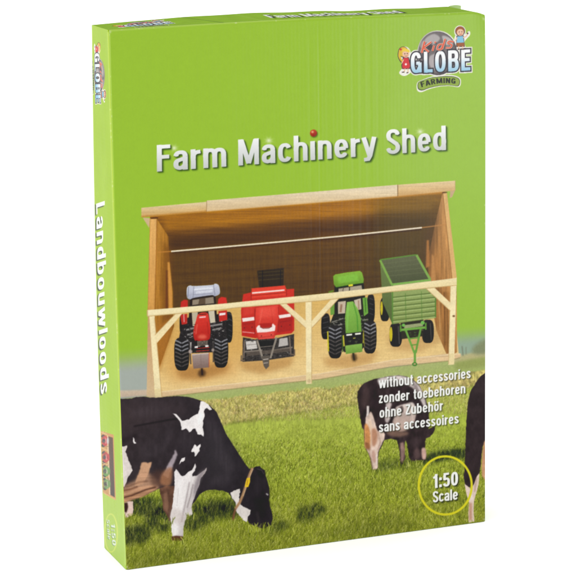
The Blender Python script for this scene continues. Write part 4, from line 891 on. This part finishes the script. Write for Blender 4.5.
# ================================================================== TOP ARTWORK (own flat coordinates: x 0..376 along, y 0 back .. 62 front)
TOP_PARTS = ['top_panel', 'top_emblem', 'top_lettering']
t_ = Sheet(0, 0, 378, 62, 2)
t_.img[:] = np.array([150, 192, 46], np.float32) / 255
t_.img *= (1 + .03 * noise(t_.h, t_.w, 20, 20, 91, 3)[..., None])
t_.cur = 1
emblem(t_, lambda x, y: (14 + (x - 399) * .76, 4 + (y - 26) * .84))
t_.cur = 2
q = [(164, 44), (300, 44), (164, 18), (300, 18)]
lettering(t_, 'Farm Machinery Shed', *q, (28, 40, 24), dx=2.4, dy=3.6, lab=False); lettering(t_, 'Farm Machinery Shed', *q, (246, 248, 244))
t_.line([(88, 2), (112, 60)], 1.4, (70, 104, 30), alpha=.7, soft=.6, lab=False); t_.line([(140, 2), (150, 60)], 1.2, (176, 210, 110), alpha=.7, soft=.6, lab=False)
t_.line([(0, 60.6), (378, 60.6)], 2, (206, 228, 150), alpha=.7, soft=.5, lab=False)  # pale highlight of the front fold, painted in

# ================================================================== MESHES
def srgb_lin(c): return np.where(c <= .04045, c / 12.92, ((c + .055) / 1.055) ** 2.4)

HEIGHT_REF = FTL[2]
def bend(P):
    """how the whole carton is out of shape: bowed edges, crushed corner, soft folds, pressed creases"""
    P = P.copy(); x, y, z = P[:, 0].copy(), P[:, 1].copy(), P[:, 2].copy()
    zt = z / H; xn = x / W; px = H / 540
    yb = np.clip(y / D, 0, 1)
    # left side bows out a little, more at its back edge
    lf = np.clip(1 - x / (W * .25), 0, 1) ** 2
    P[:, 0] -= lf * (np.sin(np.pi * np.clip(zt, 0, 1)) * (0.6 + 1.4 * yb)) * px
    # top edge bows up on the left half
    tp = np.clip((zt - .80) / .20, 0, 1) ** 2
    P[:, 2] += tp * px * (1.4 * np.sin(np.pi * np.clip(xn * 1.15, 0, 1)) + yb * (2.3 * np.sin(np.pi * np.clip(xn * 1.5, 0, 1)) + .35 * np.sin(xn * 34) * np.clip(xn * 2, 0, 1)))
    # crushed upper right corner
    s_ = np.clip(1 - (W - x) / (17 * px), 0, 1) ** 1.5
    P[:, 2] -= s_ * 5.0 * px * np.clip((zt - .88) / .12, 0, 1)
    P[:, 1] += s_ * 1.6 * px * np.clip((zt - .90) / .10, 0, 1) * (1 - yb)
    s2 = np.clip(1 - (W - x) / (36 * px), 0, 1)
    P[:, 2] -= s2 * 1.0 * px * np.clip((zt - .9) / .1, 0, 1) * yb
    # rounded folds
    r = 2.2 * px
    def rnd(d): return np.clip(1 - d / r, 0, 1) ** 2 * r * .30
    dl, dr, dt = x - FTL[0] * zt - FBL[0] * (1 - zt), W - x, H - z
    fr = (y < 1e-6)
    P[:, 1] += np.where(fr, rnd(dl) + rnd(dr) + rnd(np.clip(dt, 0, 1)), 0)
    sd = (dl < 1e-5) & ~fr
    P[:, 0] += np.where(sd, rnd(y) , 0)
    P[:, 0] += np.where(fr & (dl < r), rnd(dl), 0)
    tpm = (zt > .985) & ~fr & ~sd
    # panel gently pillowed + pressed vertical creases in the front card
    inn = np.clip(dl / .03, 0, 1) * np.clip(dr / .03, 0, 1) * np.clip(dt / .02, 0, 1) * np.clip(z / .02, 0, 1)
    amp = 0.0011
    bulge = np.sin(np.pi * np.clip(xn, 0, 1)) * np.sin(np.pi * np.clip(zt, 0, 1))
    d_ = amp * bulge
    xp = 109 + xn * 376
    up = np.clip((zt - .38) / .25, 0, 1)
    for c_, w_, a_, lo in ((302.5, 1.1, 2.2e-5, .30), (311.5, 1.0, 2.6e-5, .36), (321, 1.6, .8e-5, .5), (335, 1.6, 1.0e-5, .42), (346, 2.2, 1.8e-5, .40), (354, 2.0, 2.0e-5, .40), (362, 2.2, 1.8e-5, .42), (372, 2.6, 1.6e-5, .35), (230, 3.5, 1.0e-5, .5), (401, 4.2, .8e-5, .35), (150, 4, 1.2e-5, .5), (131, 3, 1.2e-5, .6)):
        wob = .25 * np.sin(z * 30 + c_)
        d_ = d_ - 3.2 * a_ * np.exp(-((xp - c_ - wob) / w_) ** 2) * np.clip((zt - lo) / .12, 0, 1)
    P[:, 1] -= np.where(fr, d_ * inn, 0)
    return P


def face_grid(c00, c10, c11, c01, nu, nv):
    """corners: bottom-left, bottom-right, top-right, top-left"""
    u = np.linspace(0, 1, nu)[None, :, None]; v = np.linspace(0, 1, nv)[:, None, None]
    P = (1 - v) * ((1 - u) * c00 + u * c10) + v * ((1 - u) * c01 + u * c11)
    return P.reshape(-1, 3)


def sample(sheet, xy, smooth=True):
    x = np.clip((xy[:, 0] - sheet.x0) * sheet.S - .5, 0, sheet.w - 1.001); y = np.clip((xy[:, 1] - sheet.y0) * sheet.S - .5, 0, sheet.h - 1.001)
    xi, yi = x.astype(int), y.astype(int); fx, fy = (x - xi)[:, None], (y - yi)[:, None]
    I = sheet.img
    return I[yi, xi] * (1 - fx) * (1 - fy) + I[yi, xi + 1] * fx * (1 - fy) + I[yi + 1, xi] * (1 - fx) * fy + I[yi + 1, xi + 1] * fx * fy


def labels(sheet, xy):
    x = np.clip(np.round((xy[:, 0] - sheet.x0) * sheet.S - .5).astype(int), 0, sheet.w - 1); y = np.clip(np.round((xy[:, 1] - sheet.y0) * sheet.S - .5).astype(int), 0, sheet.h - 1)
    return sheet.lab[y, x]


def mesh_from(name, P, quads, colors, mat, parent, origin):
    me = bpy.data.meshes.new(name)
    me.vertices.add(len(P)); me.vertices.foreach_set('co', (P - origin).astype(np.float32).ravel())
    me.loops.add(len(quads) * 4); me.loops.foreach_set('vertex_index', quads.astype(np.int32).ravel())
    me.polygons.add(len(quads)); me.polygons.foreach_set('loop_start', np.arange(0, len(quads) * 4, 4, dtype=np.int32))
    me.polygons.foreach_set('use_smooth', np.ones(len(quads), bool))
    me.update(calc_edges=True)
    if colors is not None:
        a = me.color_attributes.new('ink', 'FLOAT_COLOR', 'POINT')
        a.data.foreach_set('color', np.concatenate([colors, np.ones((len(P), 1))], 1).astype(np.float32).ravel())
    me.materials.append(mat)
    o = bpy.data.objects.new(name, me); COL.objects.link(o)
    if parent is not None: o.parent = parent
    return o


# ---- materials
INK_GAIN = 0.525      # ink albedo for a printed tone (the set is lit brighter than 1)
def board_material(name, ink=True, color=(.2, .36, .04), corr=.075, scale=1.0, axis=0, rough=.27, spec=.13):
    m = bpy.data.materials.new(name); m.use_nodes = True
    nt = m.node_tree; N, Lk = nt.nodes, nt.links; b = N['Principled BSDF']
    tc = N.new('ShaderNodeTexCoord')
    nz = N.new('ShaderNodeTexNoise'); nz.inputs['Scale'].default_value = 2200; nz.inputs['Detail'].default_value = 3
    Lk.new(tc.outputs['Object'], nz.inputs['Vector'])
    mr = N.new('ShaderNodeMapRange'); mr.inputs['To Min'].default_value = .985; mr.inputs['To Max'].default_value = 1.015
    Lk.new(nz.outputs['Fac'], mr.inputs['Value'])
    mix = N.new('ShaderNodeVectorMath'); mix.operation = 'SCALE'
    if ink:
        at = N.new('ShaderNodeAttribute'); at.attribute_name = 'ink'; Lk.new(at.outputs['Color'], mix.inputs[0])
    else: mix.inputs[0].default_value = color
    Lk.new(mr.outputs['Result'], mix.inputs['Scale']); Lk.new(mix.outputs['Vector'], b.inputs['Base Color'])
    b.inputs['Specular IOR Level'].default_value = spec
    # slight gloss variation
    n2 = N.new('ShaderNodeTexNoise'); n2.inputs['Scale'].default_value = 22; n2.inputs['Detail'].default_value = 4; Lk.new(tc.outputs['Object'], n2.inputs['Vector'])
    r2 = N.new('ShaderNodeMapRange'); r2.inputs['To Min'].default_value = rough - .05; r2.inputs['To Max'].default_value = rough + .07
    Lk.new(n2.outputs['Fac'], r2.inputs['Value']); Lk.new(r2.outputs['Result'], b.inputs['Roughness'])
    # corrugated flutes telegraphing through + low dents
    wv = N.new('ShaderNodeTexWave'); wv.bands_direction = 'XYZ'[axis]; wv.inputs['Scale'].default_value = 108.0 * scale; wv.inputs['Distortion'].default_value = 1.2; wv.inputs['Detail'].default_value = 1; wv.inputs['Detail Scale'].default_value = 1.5
    Lk.new(tc.outputs['Object'], wv.inputs['Vector'])
    b1 = N.new('ShaderNodeBump'); b1.inputs['Strength'].default_value = corr; b1.inputs['Distance'].default_value = .00022; Lk.new(wv.outputs['Fac'], b1.inputs['Height'])
    mp = N.new('ShaderNodeMapping'); mp.inputs['Scale'].default_value = (26, 26, 7); Lk.new(tc.outputs['Object'], mp.inputs['Vector'])
    n3 = N.new('ShaderNodeTexNoise'); n3.inputs['Scale'].default_value = 1.0; n3.inputs['Detail'].default_value = 3; Lk.new(mp.outputs['Vector'], n3.inputs['Vector'])
    b2 = N.new('ShaderNodeBump'); b2.inputs['Strength'].default_value = .5; b2.inputs['Distance'].default_value = .0010; Lk.new(n3.outputs['Fac'], b2.inputs['Height']); Lk.new(b1.outputs['Normal'], b2.inputs['Normal'])
    Lk.new(b2.outputs['Normal'], b.inputs['Normal'])
    return m

M_FRONT = board_material('printed_board', axis=0)
M_SIDE = board_material('printed_board_side', axis=2, corr=.06, spec=.07)
M_TOP = board_material('printed_board_top', axis=0, corr=.15, spec=.03, rough=.7)
M_PLAIN = board_material('green_board', ink=False, color=tuple(float(v) * INK_GAIN for v in srgb_lin(np.array([156, 196, 60]) / 255)), axis=0)
M_KRAFT = board_material('bare_board', ink=False, color=(.30, .42, .16), axis=0)

ORIG = np.array([W / 2, D / 2, ZFLOOR])
root = bpy.data.objects.new('toy_box', None); COL.objects.link(root); root.location = ORIG
root.empty_display_size = .05
root['label'] = 'green cardboard toy box standing upright, farm shed, tractors and cows printed on its front'
root['category'] = 'box'

def sheet_panel(sheet, names, P, nu, nv, xy, mat, gain=None, sublabels=None):
    quads = (np.arange(nv - 1)[:, None] * nu + np.arange(nu - 1)[None, :])
    q = np.stack([quads, quads + 1, quads + nu + 1, quads + nu], -1).reshape(-1, 4)
    colr = np.maximum(srgb_lin(np.clip(sample(sheet, xy), 0, 1)) * (gain or INK_GAIN) - .0075, .0012)
    cen = xy[q].mean(axis=1)
    lb = labels(sheet, cen)
    Pb = bend(P); main = None
    for i, nme in enumerate(names):
        qq = q[lb == i]
        if len(qq) == 0: continue
        used, inv = np.unique(qq, return_inverse=True)
        o = mesh_from(nme, Pb[used], inv.reshape(-1, 4), colr[used], mat, root if main is None else main, ORIG)
        if main is None: main = o
        if sublabels and i in sublabels: o['label'] = sublabels[i]
    return main

nu, nv = 850, 1150
P = face_grid(FBL, FBR, FTR, FTL, nu, nv)
front = sheet_panel(f, FRONT_PARTS, P, nu, nv, to_sheet(P), M_FRONT, sublabels={
    L_COW1: 'printed black and white cow grazing large at the left', L_COW2: 'printed cow grazing further off behind the white caption',
    L_COW3: 'printed cow cut off by the right edge', L_RAIL: 'printed pale wooden front rail, posts and braces'})
nu, nv = 90, 1150
P = face_grid(BBL, FBL, FTL, BTL, nu, nv)
side = sheet_panel(g, SIDE_PARTS, P, nu, nv, to_sheet(P), M_SIDE)
nu, nv = 700, 50
P = face_grid(FTL, FTR, BTR, BTL, nu, nv)
uu = np.tile(np.linspace(0, 1, nu), nv); vv = np.repeat(np.linspace(0, 1, nv), nu)
top = sheet_panel(t_, TOP_PARTS, P, nu, nv, np.stack([uu * 378, 62 * (1 - vv)], 1), M_TOP)

def plain(name, a, b, c, d, nu, nv, mat):
    P = bend(face_grid(a, b, c, d, nu, nv))
    quads = (np.arange(nv - 1)[:, None] * nu + np.arange(nu - 1)[None, :])
    q = np.stack([quads, quads + 1, quads + nu + 1, quads + nu], -1).reshape(-1, 4)
    return mesh_from(name, P, q, None, mat, root, ORIG)
plain('right_panel', FBR, BBR, BTR, FTR, 20, 120, M_PLAIN)
plain('back_panel', BBR, BBL, BTL, BTR, 80, 120, M_PLAIN)
plain('bottom_panel', BBL, BBR, FBR, FBL, 40, 10, M_KRAFT)

# torn tongue of the tuck flap sticking up behind the top edge at the right
px = H / 540
n = 26
xs = np.linspace(W - 15 * px, W - 1 * px, n); hgt = np.sin(np.linspace(0, math.pi, n)) ** .5 * 1.3 * px
lo = np.stack([xs, np.full(n, D + .0006), np.full(n, H - 6 * px)], 1); hi = np.stack([xs, np.full(n, D + .0002) - .4 * hgt, H + .2 * px + hgt], 1)
fb = np.concatenate([lo, hi]); bk = fb + np.array([0, .0005, 0])
P = np.concatenate([fb, bk]); q = []
for i in range(n - 1):
    q += [(i, i + 1, n + i + 1, n + i), (2 * n + i + 1, 2 * n + i, 3 * n + i, 3 * n + i + 1), (n + i, n + i + 1, 3 * n + i + 1, 3 * n + i)]
q += [(0, n, 3 * n, 2 * n), (n - 1, 3 * n - 1, 4 * n - 1, 2 * n - 1)]
tf = mesh_from('tuck_flap', P, np.array(q), None, M_KRAFT, root, ORIG)

# ================================================================== SURFACE AND LIGHT
_n = np.cross(FBR - FBL, BBL - FBL)
def FZ(x_, y_): return float(FBL[2] - (_n[0] * (x_ - FBL[0]) + _n[1] * (y_ - FBL[1])) / _n[2] - .0004)
def sheet_floor():
    me = bpy.data.meshes.new('floor')
    me.from_pydata([(x_, y_, FZ(x_, y_)) for x_, y_ in ((-4, -3), (4, -3), (4, 4), (-4, 4))], [], [(0, 1, 2, 3)])
    m = bpy.data.materials.new('white_sweep'); m.use_nodes = True; nt = m.node_tree; b = nt.nodes['Principled BSDF']
    nz = nt.nodes.new('ShaderNodeTexNoise'); nz.inputs['Scale'].default_value = 3
    mr = nt.nodes.new('ShaderNodeMapRange'); mr.inputs['To Min'].default_value = .94; mr.inputs['To Max'].default_value = .96
    tc = nt.nodes.new('ShaderNodeTexCoord'); nt.links.new(tc.outputs['Object'], nz.inputs['Vector'])
    nt.links.new(nz.outputs['Fac'], mr.inputs['Value'])
    cb = nt.nodes.new('ShaderNodeCombineColor'); [nt.links.new(mr.outputs['Result'], cb.inputs[i]) for i in range(3)]
    nt.links.new(cb.outputs['Color'], b.inputs['Base Color']); b.inputs['Roughness'].default_value = .9; b.inputs['Specular IOR Level'].default_value = .1
    me.materials.append(m)
    o = bpy.data.objects.new('floor', me); COL.objects.link(o); o['kind'] = 'structure'
sheet_floor()

w = bpy.data.worlds.new('World'); scene.world = w; w.use_nodes = True
bg = w.node_tree.nodes['Background']; bg.inputs['Color'].default_value = (1, 1, 1, 1); bg.inputs['Strength'].default_value = 1.35

def softbox(name, loc, target, sx, sy, power, color=(1, 1, 1)):
    l = bpy.data.lights.new(name, 'AREA'); l.shape = 'RECTANGLE'; l.size, l.size_y = sx, sy; l.energy = power; l.color = color
    o = bpy.data.objects.new(name, l); COL.objects.link(o); o.location = loc
    d = Vector(target) - Vector(loc); o.rotation_euler = d.to_track_quat('-Z', 'Y').to_euler()
    return o
softbox('softbox_left', (-1.3, -.35, .7), (0, 0, .2), .7, .7, 14)
softbox('softbox_right', (.665, -.80, .30), (.25, 0, .22), .24, .44, 2.5)

scene.view_settings.view_transform = 'Standard'; scene.view_settings.look = 'None'
scene.view_settings.exposure = 0; scene.view_settings.gamma = 1
